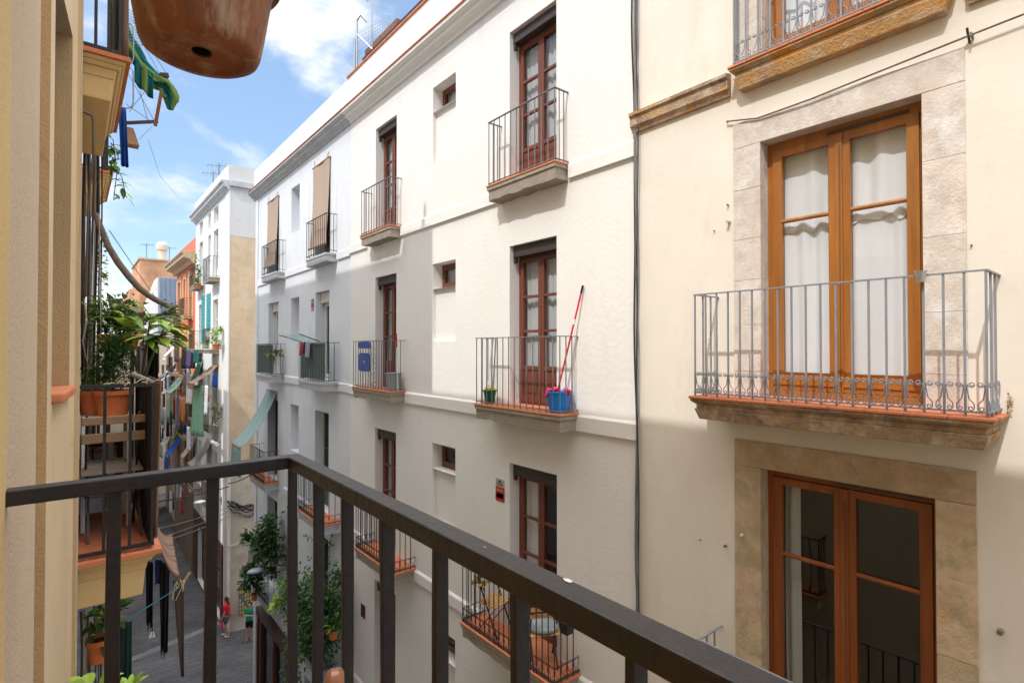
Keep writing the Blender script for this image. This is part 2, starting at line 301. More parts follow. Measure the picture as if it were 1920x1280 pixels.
so = bpy.data.objects.new("sun", sl); COL.objects.link(so); so.rotation_euler = SUND.to_track_quat('-Z', 'Y').to_euler(); so.location = (-20, -5, 40)
SC.view_settings.view_transform = 'Standard'; SC.view_settings.look = 'None'; SC.view_settings.gamma = 1; SC.view_settings.use_curve_mapping = False
SC.view_settings.exposure = 0.60
SC.cycles.max_bounces = 8; SC.cycles.diffuse_bounces = 5; SC.cycles.transparent_max_bounces = 12; SC.cycles.glossy_bounces = 3
SC.cycles.use_denoising = True
# ------------------------------------------------------------------ setting
g = MB(); g.raw([(-400, -300, GZ), (400, -300, GZ), (400, 700, GZ), (-400, 700, GZ)], [(0, 1, 2, 3)], 'paving')
o = g.build('street'); o['kind'] = 'structure'

# ------------------------------------------------------------------ facade tools (facades facing -x)
def facade(mb, X, y0, y1, z0, z1, ops, wm, depth=8.0, roof='roof_grey', top=None):
    """front sheet with real openings. op=(y0,y1,z0,z1,reveal,kind[,reveal mat]) kind room|niche"""
    ys = sorted(set([y0, y1]+[v for o in ops for v in o[:2]])); zs = sorted(set([z0, z1]+[v for o in ops for v in o[2:4]]))
    for a, b in zip(ys, ys[1:]):
        run = None
        for c, d in zip(zs, zs[1:]):
            ym, zm = (a+b)/2, (c+d)/2
            hole = any(o[0] < ym < o[1] and o[2] < zm < o[3] for o in ops)
            if hole:
                if run: mb.face([(X, a, run[0]), (X, b, run[0]), (X, b, run[1]), (X, a, run[1])], wm); run = None
            else: run = [run[0] if run else c, d]
        if run: mb.face([(X, a, run[0]), (X, b, run[0]), (X, b, run[1]), (X, a, run[1])], wm)
    for o in ops:
        a, b, c, d, dp, kind = o[:6]; rm = o[6] if len(o) > 6 else wm; x2 = X+dp; sm = o[7] if len(o) > 7 else rm
        mb.face([(X, a, c), (x2, a, c), (x2, a, d), (X, a, d)], rm); mb.face([(X, b, c), (X, b, d), (x2, b, d), (x2, b, c)], rm)
        if kind != 'infill': mb.face([(X, a, d), (x2, a, d), (x2, b, d), (X, b, d)], rm)
        mb.face([(X, a, c), (X, b, c), (x2, b, c), (x2, a, c)], sm)
        if kind in ('niche', 'infill'): mb.face([(x2, a, c), (x2, b, c), (x2, b, d), (x2, a, d)], wm)
        else:
            e = .0; x3 = x2+1.6
            for q in ([(x2, a, c), (x3, a, c), (x3, a, d), (x2, a, d)], [(x2, b, c), (x3, b, c), (x3, b, d), (x2, b, d)], [(x2, a, d), (x3, a, d), (x3, b, d), (x2, b, d)],
                      [(x2, a, c), (x3, a, c), (x3, b, c), (x2, b, c)], [(x3, a, c), (x3, b, c), (x3, b, d), (x3, a, d)]): mb.face(q, 'interior')
    xb = X+depth
    mb.face([(X, y0, z0), (xb, y0, z0), (xb, y0, z1), (X, y0, z1)], wm); mb.face([(X, y1, z0), (xb, y1, z0), (xb, y1, z1), (X, y1, z1)], wm)
    mb.face([(xb, y0, z0), (xb, y1, z0), (xb, y1, z1), (xb, y0, z1)], wm); mb.face([(X, y0, z1), (xb, y0, z1), (xb, y1, z1), (X, y1, z1)], roof)

def curtain(mb, X, y0, y1, z0, z1, m='curtain', amp=.015, k=60, ph=0, scallop=0):
    n = max(8, int((y1-y0)*60))
    def fn(u, v):
        y = y0+(y1-y0)*u; z = z0+(z1-z0)*v
        if scallop: z = z0+(z1-z0)*v+(1-v)*scallop*math.sin(u*19+ph)*(.6+.4*math.sin(u*7))
        return (X+amp*math.sin(y*k+ph)*(.55+.45*math.sin(y*k*.37+1.3*ph)) + amp*.5*math.sin(z*2+y*9), y, z)
    mb.grid(fn, n, 6, m)

def joinery(par, X, y0, y1, z0, z1, wood, name='door', panes=3, panel=.55, shutter=None, curt=1, fr=.05, st=.062, split=True, th=.05, bars=None, gl='glass', sh_h=.145, sh_out=.13, cm='curtain'):
    """french door: frame + two leaves (one mesh), sub-parts pane, curtain, shutter_box"""
    m = MB(); zt = z1-(sh_h if shutter else 0); xf = X
    m.box(xf, xf+.07, y0, y0+fr, z0, zt, wood); m.box(xf, xf+.07, y1-fr, y1, z0, zt, wood); m.box(xf, xf+.07, y0+fr, y1-fr, zt-fr, zt, wood); m.box(xf, xf+.07, y0+fr, y1-fr, z0, z0+fr*.7, wood)
    a, b = y0+fr, y1-fr; zb, ze = z0+fr*.7, zt-fr; c = (a+b)/2
    leaves = [(a, c-.002), (c+.002, b)] if split else [(a, b)]; pn = MB()
    for la, lb in leaves:
        x0, x1 = xf-.012, xf-.012+th
        m.box(x0, x1, la, la+st, zb, ze, wood); m.box(x0, x1, lb-st, lb, zb, ze, wood); m.box(x0, x1, la+st, lb-st, ze-st, ze, wood)
        zpb = zb+panel; m.box(x0, x1, la+st, lb-st, zb, zb+st*1.5, wood)
        if panel > .15:
            m.box(x0, x1, la+st, lb-st, zpb-st, zpb, wood); m.box(x0+.014, x1-.006, la+st, lb-st, zb+st*1.5, zpb-st, wood)
            m.box(x0+.004, x0+.014, la+st+.04, lb-st-.04, zb+st*1.5+.05, zpb-st-.05, wood)
            lo = zpb
        else: lo = zb+st*1.5
        hi = ze-st
        cuts = bars if bars is not None else [i/panes for i in range(1, panes)]
        for t in cuts:
            z = lo+(hi-lo)*t; m.box(x0+.002, x1-.004, la+st, lb-st, z-.02, z+.02, wood)
        pn.face([(x0+.028, la+st, lo), (x0+.028, lb-st, lo), (x0+.028, lb-st, hi), (x0+.028, la+st, hi)], gl)
    if split and wood in ('wood_orange', 'wood_red'): m.box(xf-.028, xf-.012, c-.028, c+.028, zb, ze, wood)
    d = m.build(name, par, bevel=.004); pn.build('pane', d)
    if curt:
        q = MB()
        if curt == 1: curtain(q, xf+.10, a+.02, b-.02, z0+.05, ze-.02, cm, ph=y0*7)
        elif curt == 2: curtain(q, xf+.10, b-.34, b-.02, z0+.05, ze-.02, ph=y0*7); curtain(q, xf+.10, a+.02, a+.14, z0+.05, ze-.02, ph=y0*5)
        elif curt == 3: curtain(q, xf+.10, a+.02, c+.05, z0+.05, ze-.02, ph=y0*3)
        q.build('curtain', d, smooth=60)
    if shutter:
        s = MB(); xs = X-sh_out; s.box(xs, xs+.14, y0+.02, y1-.02, z1-sh_h-.015, z1-.012, shutter); s.box(xs-.012, xs+.02, y0+.03, y1-.03, z1-sh_h-.03, z1-sh_h+.03, shutter)
        s.box(xs+.0, xs+.05, y1-.07, y1-.02, z1-sh_h-.12, z1-sh_h-.016, shutter); s.build('shutter_box', d, bevel=.006)
    return d

def railing(mb, X, xw, y0, y1, z0, zt, mt, sp=.125, r=.008, flat=.028, scroll=0, mid=None, sidebars=2, bs='round', lowbar=True):
    zb = z0+.035
    mb.box(X-flat/2, X+flat/2, y0-flat/2, y1+flat/2, zt-.012, zt, mt)
    for y in (y0, y1): mb.box(X+flat/2, xw+.04, y-flat/2, y+flat/2, zt-.012, zt, mt)
    if lowbar:
        mb.box(X-.011, X+.011, y0-.011, y1+.011, zb-.008, zb+.004, mt)
        for y in (y0, y1): mb.box(X+.011, xw+.03, y-.011, y+.011, zb-.008, zb+.004, mt)
    def b(x, y):
        if bs == 'round': mb.tube([(x, y, z0), (x, y, zt-.006)], r, mt, n=6)
        else: mb.box(x-r, x+r, y-r, y+r, z0, zt-.006, mt)
    n = max(2, round((y1-y0)/sp)); ys = [y0+(y1-y0)*i/n for i in range(n+1)]
    for y in ys: b(X, y)
    ns = sidebars; xs = [X+(xw-X)*(i+1)/(ns+1) for i in range(ns)]
    for x in xs:
        for y in (y0, y1): b(x, y)
    if scroll:
        sc = scroll
        def bay(p, q, o):    # p,q ends of bay along axis, o(t,z)->point
            for a, bb in ((p, (p+q)/2), (q, (p+q)/2)):
                s = 1 if bb > a else -1; h = abs(bb-a); rr = min(.021, h*.36)
                pts = []; cz = zb+sc-rr; ca = a+s*(h-rr-.003)          # top curl, near the bay centre
                for i in range(13):
                    an = -math.pi*.9+(math.pi*2.9)*(1-i/12)-math.pi*.1; q_ = .35+.65*i/12
                    pts.append((ca+s*rr*q_*math.cos(an), cz+rr*q_*math.sin(an)))
                pts += [(a+s*.009, cz-rr*1.15), (a+s*h*.35, zb+sc*.42), (a+s*h*.8, zb+sc*.26)]
                ca = a+s*(h*.52); cz = zb+rr*.9+.004; r2 = rr*.9
                for i in range(11):
                    an = math.pi*.1-(math.pi*2.3)*i/10; q_ = 1-.65*i/10
                    pts.append((ca+s*r2*q_*math.cos(an), cz+r2*q_*math.sin(an)))
                mb.tube([o(t, z) for t, z in pts], .0040, mt, n=4)
        for a, c in zip(ys, ys[1:]): bay(a, c, lambda t, z: (X, t, z))
        xx = [X]+xs+[xw]
        for y in (y0, y1):
            for a, c in zip(xx, xx[1:]): bay(a, c, lambda t, z, y=y: (t, y, z))

def balcony(par, X, xw, y0, y1, zs, h, slab, tile, iron, rail_top, sp=.125, scroll=0, sidebars=2, r=.008, name='balcony', wob=.0, inset=.03, edge_t=.028, bs='round', flat=.028, label=None):
    """X = front of railing; slab reaches a little further"""
    m = MB(); xo = X-.035; yo0, yo1 = y0-.035, y1+.035; ht = edge_t
    # moulding + rough body (front and sides subdivided for an uneven lower edge)
    z1 = zs-ht; z2 = z1-.05; z3 = zs-h
    m.box(xo+.012, xw, yo0+.012, yo1-.012, z2, z1, slab)
    ny = max(6, int((yo1-yo0)/.12))
    rr = random.Random(int(abs(y0*100+zs*10)))
    js = [rr.uniform(-wob, wob) for _ in range(ny+1)]
    a, b = yo0+inset, yo1-inset; xa = xo+inset
    low = [(xa+.012, a+(b-a)*i/ny, z3+js[i]) for i in range(ny+1)]; top = [(xa, a+(b-a)*i/ny, z2) for i in range(ny+1)]
    vs = top+low+[(xw, p[1], z2) for p in top]+[(xw, p[1], p[2]) for p in low]; n = ny+1; fs = []
    for i in range(ny):
        fs += [(i, i+1, n+i+1, n+i), (n+i, n+i+1, 3*n+i+1, 3*n+i)]
    fs += [(0, n, 3*n, 2*n), (n-1, 3*n-1, 4*n-1, 2*n-1)]
    m.raw(vs, fs, slab)
    o = m.build(name, par)
    if label: o['label'] = label
    if tile:
        t = MB(); t.box(xo, xw, yo0, yo1, zs-ht, zs, tile); t.build('floor_tile', o, bevel=.008)
    k = MB(); railing(k, X, xw, y0, y1, zs, rail_top, iron, sp=sp, scroll=scroll, sidebars=sidebars, r=r, bs=bs, flat=flat); k.build('railing', o)
    return o

def cornice(mb, X, y0, y1, z, m, tile, tops):
    pr = [(X, z), (X-.05, z), (X-.05, z+.05), (X-.10, z+.09), (X-.16, z+.10), (X-.16, z+.16), (X-.25, z+.20), (X-.25, z+.265), (X, z+.265)]
    mb.ext(pr, y0, y1, m); mb.box(X-.275, X, y0, y1, z+.266, z+.285, tile)

# ------------------------------------------------------------------ cream apartment house with brown doors (middle)
mid = thing('apartment_building', 'four storey cream white apartment house with brown glazed doors and small square windows', 'building', (D, 8.3, GZ))
LI = [4.88, 1.57, -1.75, -5.08]; SL = [2.50, -.85, -4.26, -7.6]; YA = (5.40, 6.44); YB = (7.95, 8.73); YC = (10.19, 11.19)
ops = []
for i in range(4):
    ops += [(YA[0], YA[1], SL[i], LI[i], .24, 'room', 'plaster_mid', 'terracotta'), (YC[0], YC[1], SL[i], LI[i], .24, 'room', 'plaster_mid', 'terracotta'),
            (YB[0], YB[1], LI[i]-.47, LI[i], .25, 'room'), (YB[0], YB[1], LI[i]-1.44, LI[i]-.47, .07, 'infill')]
ops += [(4.7, 6.6, GZ+.02, -9.2, .3, 'room'), (7.6, 9.0, GZ+.02, -9.3, .3, 'room'), (10, 11.6, GZ+.02, -9.2, .3, 'room')]
m = MB(); facade(m, D, 4.0, 12.57, GZ, 5.62, ops, 'plaster_mid'); m.build('wall', mid, origin=(D, 8.3, GZ))
m = MB()
for zb, zt in ((2.29, 2.496), (-1.09, -.87), (-4.5, -4.28), (-7.85, -7.62)):
    for a, b in ((4.0, 5.0 if zb < 0 else 5.14), (7.0 if zb < 0 else 6.7, (9.95 if zb > 0 else 9.75) if zb > -2 else 9.34), (11.6, 12.57)):
        m = MB(); m.ext([(D-.042, zb+.004), (D-.042, zt-.03), (D-.012, zt), (D+.01, zt), (D+.01, zb), (D-.018, zb)], a+.002, b-.002, 'plaster_mid'); m.build('string_course', mid)
m = MB(); cornice(m, D, 4.0, 12.57, 5.45, 'plaster_mid', 'terracotta', 0); m.build('cornice', mid)
m = MB(); m.box(D-.10, D+.12, 4.0, 12.57, 5.737, 6.52, 'plaster_mid'); m.build('parapet', mid)
m = MB(); m.box(D-.13, D+.15, 4.0, 12.57, 6.523, 6.56, 'terracotta'); m.build('coping', mid)
m = MB(); m.bar((D, 4.0, 6.74), (D, 11.9, 6.74), .04, .04, 'iron_dark')
for k in range(9): m.bar((D, 4.2+k*.95, 6.56), (D, 4.2+k*.95, 6.73), .03, .03, 'iron_dark')
m.build('roof_rail', mid)
XJ = D+.19
for i in range(4):
    cu = [1, 1, 2, 0][i]
    joinery(mid, XJ, YA[0], YA[1], SL[i]+.001, LI[i], 'wood_brown', shutter='shutter_brown', cm='curtain_dim', curt=cu)
    joinery(mid, XJ, YC[0], YC[1], SL[i]+.001, LI[i], 'wood_brown', shutter='shutter_brown', cm='curtain_dim', curt=1 if i < 3 else 0)
    joinery(mid, D+.21, YB[0], YB[1], LI[i]-.47, LI[i], 'wood_brown', name='window', panes=1, panel=0, split=False, cm='curtain_dim', curt=1 if i < 2 else 0, fr=.045, st=.06)
for yy in ((4.7, 6.6, -9.2), (7.6, 9.0, -9.3), (10, 11.6, -9.2)):
    joinery(mid, D+.25, yy[0], yy[1], GZ+.02, yy[2], 'wood_dark', panes=2, panel=.8, curt=0)
BX = [4.95, 4.87, 4.75, 4.75]
for i in range(4):
    ya = [(5.175, 6.64), (5.0, 6.85), (4.98, 7.05), (4.98, 7.05)][i]; yc = [(9.97, 11.37), (9.785, 11.6), (9.35, 11.14), (9.3, 11.1)][i]
    if i == 3: continue
    for (a, b) in (ya, yc):
        balcony(mid, BX[i], D, a, b, SL[i], .23, 'slab_grey', 'terracotta', 'iron_mid' if i < 2 else 'iron_black', [3.485, .165, -3.37][i], sp=.13 if i < 2 else .115, scroll=.2 if i == 2 else 0, wob=.012, sidebars=2 if i < 2 else 3)

# ------------------------------------------------------------------ bluish white apartment house (left of it)
wh = thing('apartment_building', 'bluish white weathered corner apartment house with reed mats over its top doors', 'building', (D, 16.9, GZ))
YD = (13.97, 15.0); YE = (16.4, 17.18); YF = (18.5, 19.65); LW = [4.93, 1.54, -1.70, -5.0]; SW = [2.45, -.83, -4.32, -7.9]
ops = []
for i in range(4):
    for a, b in (YD, YF): ops.append((a, b, SW[i], LW[i], .30, 'room'))
    ops.append((YE[0], YE[1], LW[i]-1.4, LW[i], .28, 'niche'))
ops += [(13.6, 15.8, GZ+.02, -9.3, .3, 'room')]
m = MB(); facade(m, D, 12.572, 21.25, GZ, 5.60, ops, 'plaster_bluish'); m.build('wall', wh, origin=(D, 16.9, GZ))
m = MB()
for zb, zt in ((2.24, 2.446), (-1.07, -.85), (-4.56, -4.34), (-8.1, -7.9)):
    for a, b in ((12.573, 13.40), (14.96, 17.7), (19.46, 20.93)):
        m = MB(); m.ext([(D-.042, zb+.004), (D-.042, zt-.03), (D-.012, zt), (D+.01, zt), (D+.01, zb), (D-.018, zb)], a+.002, b-.002, 'plaster_bluish'); m.build('string_course', wh)
m = MB(); m.box(D-.037, D+.01, 20.95, 21.255, GZ, 5.4, 'plaster_bluish'); m.build('corner_pilaster', wh)
m = MB(); cornice(m, D, 12.573, 21.5, 5.45, 'slab_bluish', 'terracotta', 0); m.build('cornice', wh)
m = MB(); m.box(D-.10, D+.12, 12.573, 21.25, 5.737, 6.50, 'plaster_bluish'); m.build('parapet', wh)
for i in range(4):
    for j, (a, b) in enumerate((YD, YF)):
        if i == 0: joinery(wh, D+.25, a, b, SW[0]+.001, LW[0], 'wood_dark', curt=0)
        elif i == 1: joinery(wh, D+.25, a, b, SW[1]+.001, LW[1], 'frame_white', shutter='shutter_cream', panes=1, panel=0, curt=1, sh_h=.26, sh_out=.12)
        else: joinery(wh, D+.25, a, b, SW[i]+.001, LW[i], 'green_door' if j == 0 else 'wood_dark', panes=2, panel=.6, curt=0)
joinery(wh, D+.25, 13.6, 15.8, GZ+.02, -9.3, 'wood_dark', panes=2, panel=.8, curt=0)
for i, (X, yd, yf, rt) in enumerate(((4.92, (13.44, 14.92), (17.72, 19.42), 3.42), (4.8, (13.26, 15.12), (17.75, 19.55), .15), (4.75, (13.12, 14.95), (18.33, 20.1), -3.3), (4.7, (13.3, 15.6), (17.6, 20.0), -6.9))):
    for a, b in (yd, yf):
        balcony(wh, X, D, a, b, SW[i], .24, 'slab_bluish', 'terracotta' if i == 2 else None, 'iron_black', rt, sp=.13, scroll=.2 if i == 2 else 0, wob=.006, edge_t=.03)

# reed mats hanging in front of the top doors
def matblind(y0, y1, zt, zb, label):
    t = MB(); n = 26
    def fn(u, v): return (D-.025-.10*v**2-.012*math.sin(u*9+v*3), y0+(y1-y0)*u, zt+(zb-zt)*v)
    t.grid(fn, 10, n, 'blind_mat'); t.tube([(D-.03, y0-.03, zt), (D-.03, y1+.03, zt)], .018, 'wood_weathered')
    t.tube([(D-.135, y0-.02, zb), (D-.135, y1+.02, zb)], .03, 'blind_mat')
    t.tube([(D-.02, y0+.1, zt+.16), (D-.03, y0+.25, zt)], .006, 'cable_tan', n=4); t.tube([(D-.02, y1-.05, zt+.2), (D-.03, y1-.1, zt)], .006, 'cable_tan', n=4)
    o = t.build('reed_blind', solid=.008); tag(o, label, 'blind', 'reed mats over the top floor doors')
matblind(13.9, 15.15, 5.02, 2.75, 'brown reed mat hanging over the top floor door right of the narrow niche')
matblind(18.45, 19.7, 5.0, 2.75, 'brown reed mat hanging over the top floor door nearest the building corner')

# ------------------------------------------------------------------ cream house with stone door surrounds (right)
ri = thing('apartment_building', 'warm cream stucco house with mottled stone door surrounds and orange wooden doors', 'building', (D, 1.5, GZ))
OU = (1.23, 2.525, -.46, 2.01); OT = (1.25, 2.5, 2.79, 5.2); OL = (1.168, 2.54, -3.74, -1.155)
ops = [OU+(.20, 'room', 'stone', 'terracotta'), OT+(.20, 'room', 'stone'), OL+(.20, 'room', 'stone_warm'), (1.1, 2.6, -6.66, -4.3, .2, 'room'), (.5, 2.8, GZ+.02, -9.3, .3, 'room')]
ops += [(-1.9, -.6, z, z+2.45, .2, 'room') for z in (2.64, -.46, -3.56, -6.66)]
m = MB(); facade(m, D-.02, -5.0, 3.998, GZ, 6.9, ops, 'plaster_cream'); m.build('wall', ri, origin=(D, 1.5, GZ))
def surround(zb, zlb, zlt, o, m_, lint=None, ys=(.967, 2.795)):
    k = MB(); X0 = D-.034; X1 = D+.06; gp = .0012; rr = random.Random(int(zb*10)+99)
    k.box(X0, X1, ys[0], ys[1], zlb-.003, zlt, lint or m_)
    for a, b in ((ys[0], o[0]+.004), (o[1]-.004, ys[1])):
        z = zlb-.006
        while z > zb+.02:
            h = rr.uniform(.36, .6); z2 = max(zb, z-h)
            if z2-zb < .2: z2 = zb
            k.box(X0+rr.uniform(-.002, .002), X1, a, b, z2+gp, z-gp, m_); z = z2
    k.build('stone_surround', ri, bevel=.0025)
surround(-.47, 2.012, 2.262, OU, 'stone'); surround(2.79, 5.2, 5.45, OT, 'stone'); surround(-3.74, -1.155, -.905, OL, 'stone_warm', 'stone_warm', (.925, 2.80))
# stone course between the floors
m = MB(); X0 = D-.02
m.ext([(X0+.01, 2.56), (X0-.035, 2.56), (X0-.05, 2.60), (X0-.075, 2.625), (X0-.075, 2.72), (X0-.10, 2.74), (X0-.10, 2.775), (X0+.01, 2.80)], 2.82, 4.05, 'stone_slab'); m.build('string_course', ri)
m = MB(); m.ext([(X0+.01, 2.56), (X0-.035, 2.56), (X0-.05, 2.60), (X0-.075, 2.625), (X0-.075, 2.72), (X0-.10, 2.74), (X0-.10, 2.775), (X0+.01, 2.80)], -1.4, .94, 'stone_slab')
m.build('string_course', ri)
XR = 4.75
def stone_balcony(y0, y1, zs, rt, h, slab, XR=4.75):
    m = MB(); xo = XR-.05; a, b = y0-.05, y1+.05; X1 = D-.02
    def ring(i, z): return (xo+i, X1, a+i, b-i, z)
    for (i0, z0), (i1, z1) in (((.012, -.025), (.012, -.045)), ((.012, -.045), (.045, -.075)), ((.055, -.076), (.055, -.12)), ((.04, -.121), (.075, -h))):
        m.taper(ring(i1, zs+z1), ring(i0, zs+z0), slab)
    o = m.build('balcony', ri, bevel=.006)
    t = MB(); n = 9
    for k in range(n): t.box(xo, XR+.06, a+(b-a)*k/n+.002, a+(b-a)*(k+1)/n-.002, zs-.025, zs, 'terracotta')
    t.box(XR+.062, X1, a, b, zs-.025, zs-.002, 'floor_tile'); t.build('floor_tile', o, bevel=.006)
    k = MB(); railing(k, XR, D-.02, y0, y1, zs, rt, 'iron_grey', sp=.117, scroll=.205, sidebars=2, r=.0068, flat=.022, bs='sq'); k.build('railing', o)
    return o
stone_balcony(.79, 2.975, -.465, .533, .225, 'stone_slab'); stone_balcony(1.04, 2.72, 2.785, 3.78, .235, 'stone_orange', 5.055); stone_balcony(.79, 2.95, -3.75, -2.83, .23, 'stone_slab')
def big_door(o, wood, upper=True, gl='glass', cur='full'):
    y0, y1, z0, z1 = o; X = D+.13; m = MB(); fr = .055
    m.box(X, X+.07, y0, y0+fr, z0, z1, wood); m.box(X, X+.07, y1-fr, y1, z0, z1, wood); m.box(X, X+.07, y0+fr, y1-fr, z1-.085, z1, wood); m.box(X-.03, X+.07, y0+fr, y1-fr, z0, z0+.06, wood)
    m.box(X-.004, X-.0005, y0+.12, y0+.75, z1-.07, z1-.035, 'iron_brown')
    a, b = y0+fr, y1-fr; c = (a+b)/2; st = .085; zb = z0+.064; ze = z1-.089; pn = MB()
    for la, lb in ((a+.002, c-.003), (c+.003, b-.002)):
        x0, x1 = X-.02, X+.035
        m.box(x0, x1, la, la+st, zb, ze, wood); m.box(x0, x1, lb-st, lb, zb, ze, wood); m.box(x0, x1, la+st, lb-st, ze-st*.8, ze, wood); m.box(x0, x1, la+st, lb-st, zb, zb+.17, wood)
        m.box(x0-.012, x0-.0005, la, lb, zb+.05, zb+.075, wood)
        zbar = zb+(ze-zb)*.70; m.tube([(x0+.015, la+st, zbar), (x0+.015, lb-st, zbar)], .021, wood, n=10)
        pn.face([(x0+.03, la+st, zb+.17), (x0+.03, lb-st, zb+.17), (x0+.03, lb-st, ze-st*.8), (x0+.03, la+st, ze-st*.8)], gl)
    m.box(X-.036, X-.0205, c-.03, c+.03, zb, ze, wood); m.tube([(X-.045, c-.012, zb+.05), (X-.045, c-.012, ze-.1)], .004, 'iron_brown', n=5)
    d = m.build('door', ri, bevel=.004); pn.build('pane', d)
    q = MB()
    if cur == 'full':
        zbar = zb+(ze-zb)*.70
        for la, lb, ph in ((a, c, .4), (c, b, 2.2)):
            curtain(q, X+.075, la+.03, lb-.03, zb+.1, zbar-.01, amp=.022, k=38, ph=ph)
            curtain(q, X+.062, la+.03, lb-.03, zbar-.10, zbar+.0, amp=.020, k=38, ph=ph, scallop=.04)
            curtain(q, X+.10, la+.03, lb-.03, zbar-.02, ze-.03, amp=.02, k=30, ph=ph+1)
    else:
        curtain(q, X+.13, b-.20, b-.05, zb, ze, amp=.02, k=50); curtain(q, X+.13, a+.02, a+.10, zb, ze, amp=.03, k=40)
    q.build('curtain', d, smooth=60)
big_door(OU, 'wood_orange'); big_door(OT, 'wood_orange'); big_door(OL, 'wood_red', gl='glass_dark', cur='side')
for z in (2.64, -.46, -3.56, -6.66): joinery(ri, D+.15, -1.9, -.6, z, z+2.45, 'wood_orange', panes=2, panel=.1, curt=1)
joinery(ri, D+.15, 1.1, 2.6, -6.66, -4.3, 'wood_red', panes=2, panel=.1, curt=1); joinery(ri, D+.2, .5, 2.8, GZ+.02, -9.3, 'wood_dark', panes=2, panel=.8, curt=0)
# ------------------------------------------------------------------ own side of the street (facing +x)
own = thing('apartment_building', 'beige roughcast house the photograph is taken from, with a black iron balcony rail', 'building', (-.1, 0, GZ))
m = MB(); HR = 6.2
# plan of the stepped wall face, (x, y): pilaster, window recess, next bay
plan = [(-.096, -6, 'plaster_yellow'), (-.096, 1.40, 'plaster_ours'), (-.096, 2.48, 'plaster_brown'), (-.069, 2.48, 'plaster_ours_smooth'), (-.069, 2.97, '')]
for (xa, ya, mm), (xb, yb, _) in zip(plan, plan[1:]): m.face([(xa, ya, GZ), (xb, yb, GZ), (xb, yb, HR), (xa, ya, HR)], mm)
zs, zt = -.235, 1.62
def vq(xa, ya, xb, yb, z0, z1, mm): m.face([(xa, ya, z0), (xb, yb, z0), (xb, yb, z1), (xa, ya, z1)], mm)
vq(-.069, 2.97, -.0145, 3.60, GZ, zs, 'plaster_ours_smooth'); vq(-.069, 2.97, -.0145, 3.60, zt, HR, 'plaster_ours_smooth')
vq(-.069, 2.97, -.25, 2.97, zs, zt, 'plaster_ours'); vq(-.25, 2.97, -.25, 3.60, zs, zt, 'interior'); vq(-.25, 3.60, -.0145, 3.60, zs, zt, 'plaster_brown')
for z in (zs, zt): m.face([(-.25, 2.97, z), (-.069, 2.97, z), (-.0145, 3.60, z), (-.25, 3.60, z)], 'plaster_ours')
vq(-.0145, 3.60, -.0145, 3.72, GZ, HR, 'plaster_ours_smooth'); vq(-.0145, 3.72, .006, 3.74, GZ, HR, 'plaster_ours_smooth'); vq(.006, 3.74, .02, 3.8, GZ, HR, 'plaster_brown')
vq(-9, 3.8, .02, 3.8, GZ, HR, 'plaster_ours'); vq(-9, -6, -.096, -6, GZ, HR, 'plaster_ours'); vq(-9, -6, -9, 3.8, GZ, HR, 'plaster_ours')
m.face([(-9, -6, HR), (-.096, -6, HR), (.02, 3.8, HR), (-9, 3.8, HR)], 'roof_grey')
m.build('wall', own, origin=(-.1, 0, GZ))
m = MB(); q = [(-.24, 2.985), (-.029, 2.985), (.014, 3.58), (-.24, 3.59)]
m.raw([(x, y, zs+.002) for x, y in q]+[(x, y, zs+.045) for x, y in q], [(0, 3, 2, 1), (4, 5, 6, 7), (0, 1, 5, 4), (1, 2, 6, 5), (2, 3, 7, 6), (3, 0, 4, 7)], 'terracotta'); m.build('window_sill', own, bevel=.010)
FZ = -1.33
m = MB(); m.box(-.1, .50, -1.55, 1.47, FZ-.18, FZ-.03, 'plaster_ours_smooth'); bal = m.build('balcony', own, bevel=.01)
t = MB(); t.box(-.1, .52, -1.57, 1.49, FZ-.028, FZ, 'floor_tile'); t.build('floor_tile', bal)
m = MB(); m.box(-.1, .50, -1.55, 1.47, 1.72, 1.92, 'plaster_ochre'); m.build('balcony', own, bevel=.01)
k = MB(); ZT = -.268; hw, hh = .036, .030; xo = .45
k.raw([(xo-hw, -1.5, ZT-hh), (xo, -1.5, ZT-hh), (xo, -1.5, ZT), (xo-hw, -1.5, ZT), (xo-hw, 1.42-hw, ZT-hh), (xo, 1.42, ZT-hh), (xo, 1.42, ZT), (xo-hw, 1.42-hw, ZT),
       (-.10, 1.42-hw, ZT-hh), (-.10, 1.42, ZT-hh), (-.10, 1.42, ZT), (-.10, 1.42-hw, ZT)],
      [(0, 1, 2, 3), (0, 4, 5, 1), (1, 5, 6, 2), (2, 6, 7, 3), (3, 7, 4, 0), (4, 8, 9, 5), (5, 9, 10, 6), (6, 10, 11, 7), (7, 11, 8, 4), (8, 11, 10, 9)], 'iron_dark')
rail = k.build('railing', bal, bevel=.003)
rb_ = random.Random(5)
def bal_bar(x, y, wx, wy):
    q = MB(); pts = []; ph = rb_.uniform(0, 6)
    zz = [FZ+(ZT-hh+.002-FZ)*i/8 for i in range(9)]
    for z in zz: pts.append((x+.0018*math.sin(z*5+ph), y+.0022*math.sin(z*4+ph*2), z, 1+.05*math.sin(z*9+ph)))
    vs = [(px+sx*wx*k, py+sy*wy*k, z) for px, py, z, k in pts for sx, sy in ((-1, -1), (1, -1), (1, 1), (-1, 1))]
    fs = [(4*i+j, 4*i+(j+1) % 4, 4*i+4+(j+1) % 4, 4*i+4+j) for i in range(8) for j in range(4)]+[(3, 2, 1, 0), (32, 33, 34, 35)]
    q.raw(vs, fs, 'iron_dark'); q.build('baluster', rail, bevel=.0025)
for y in [1.223, 1.055, .877, .70, .513, .336, .165, -.01, -.18, -.36, -.54]: bal_bar(xo-.0185, y, .0120, .0055)
for x, y in ((xo-.018, 1.402), (.25, 1.402), (.07, 1.402)):
    bal_bar(x, y, .0130 if x < .4 else .0115, .006)
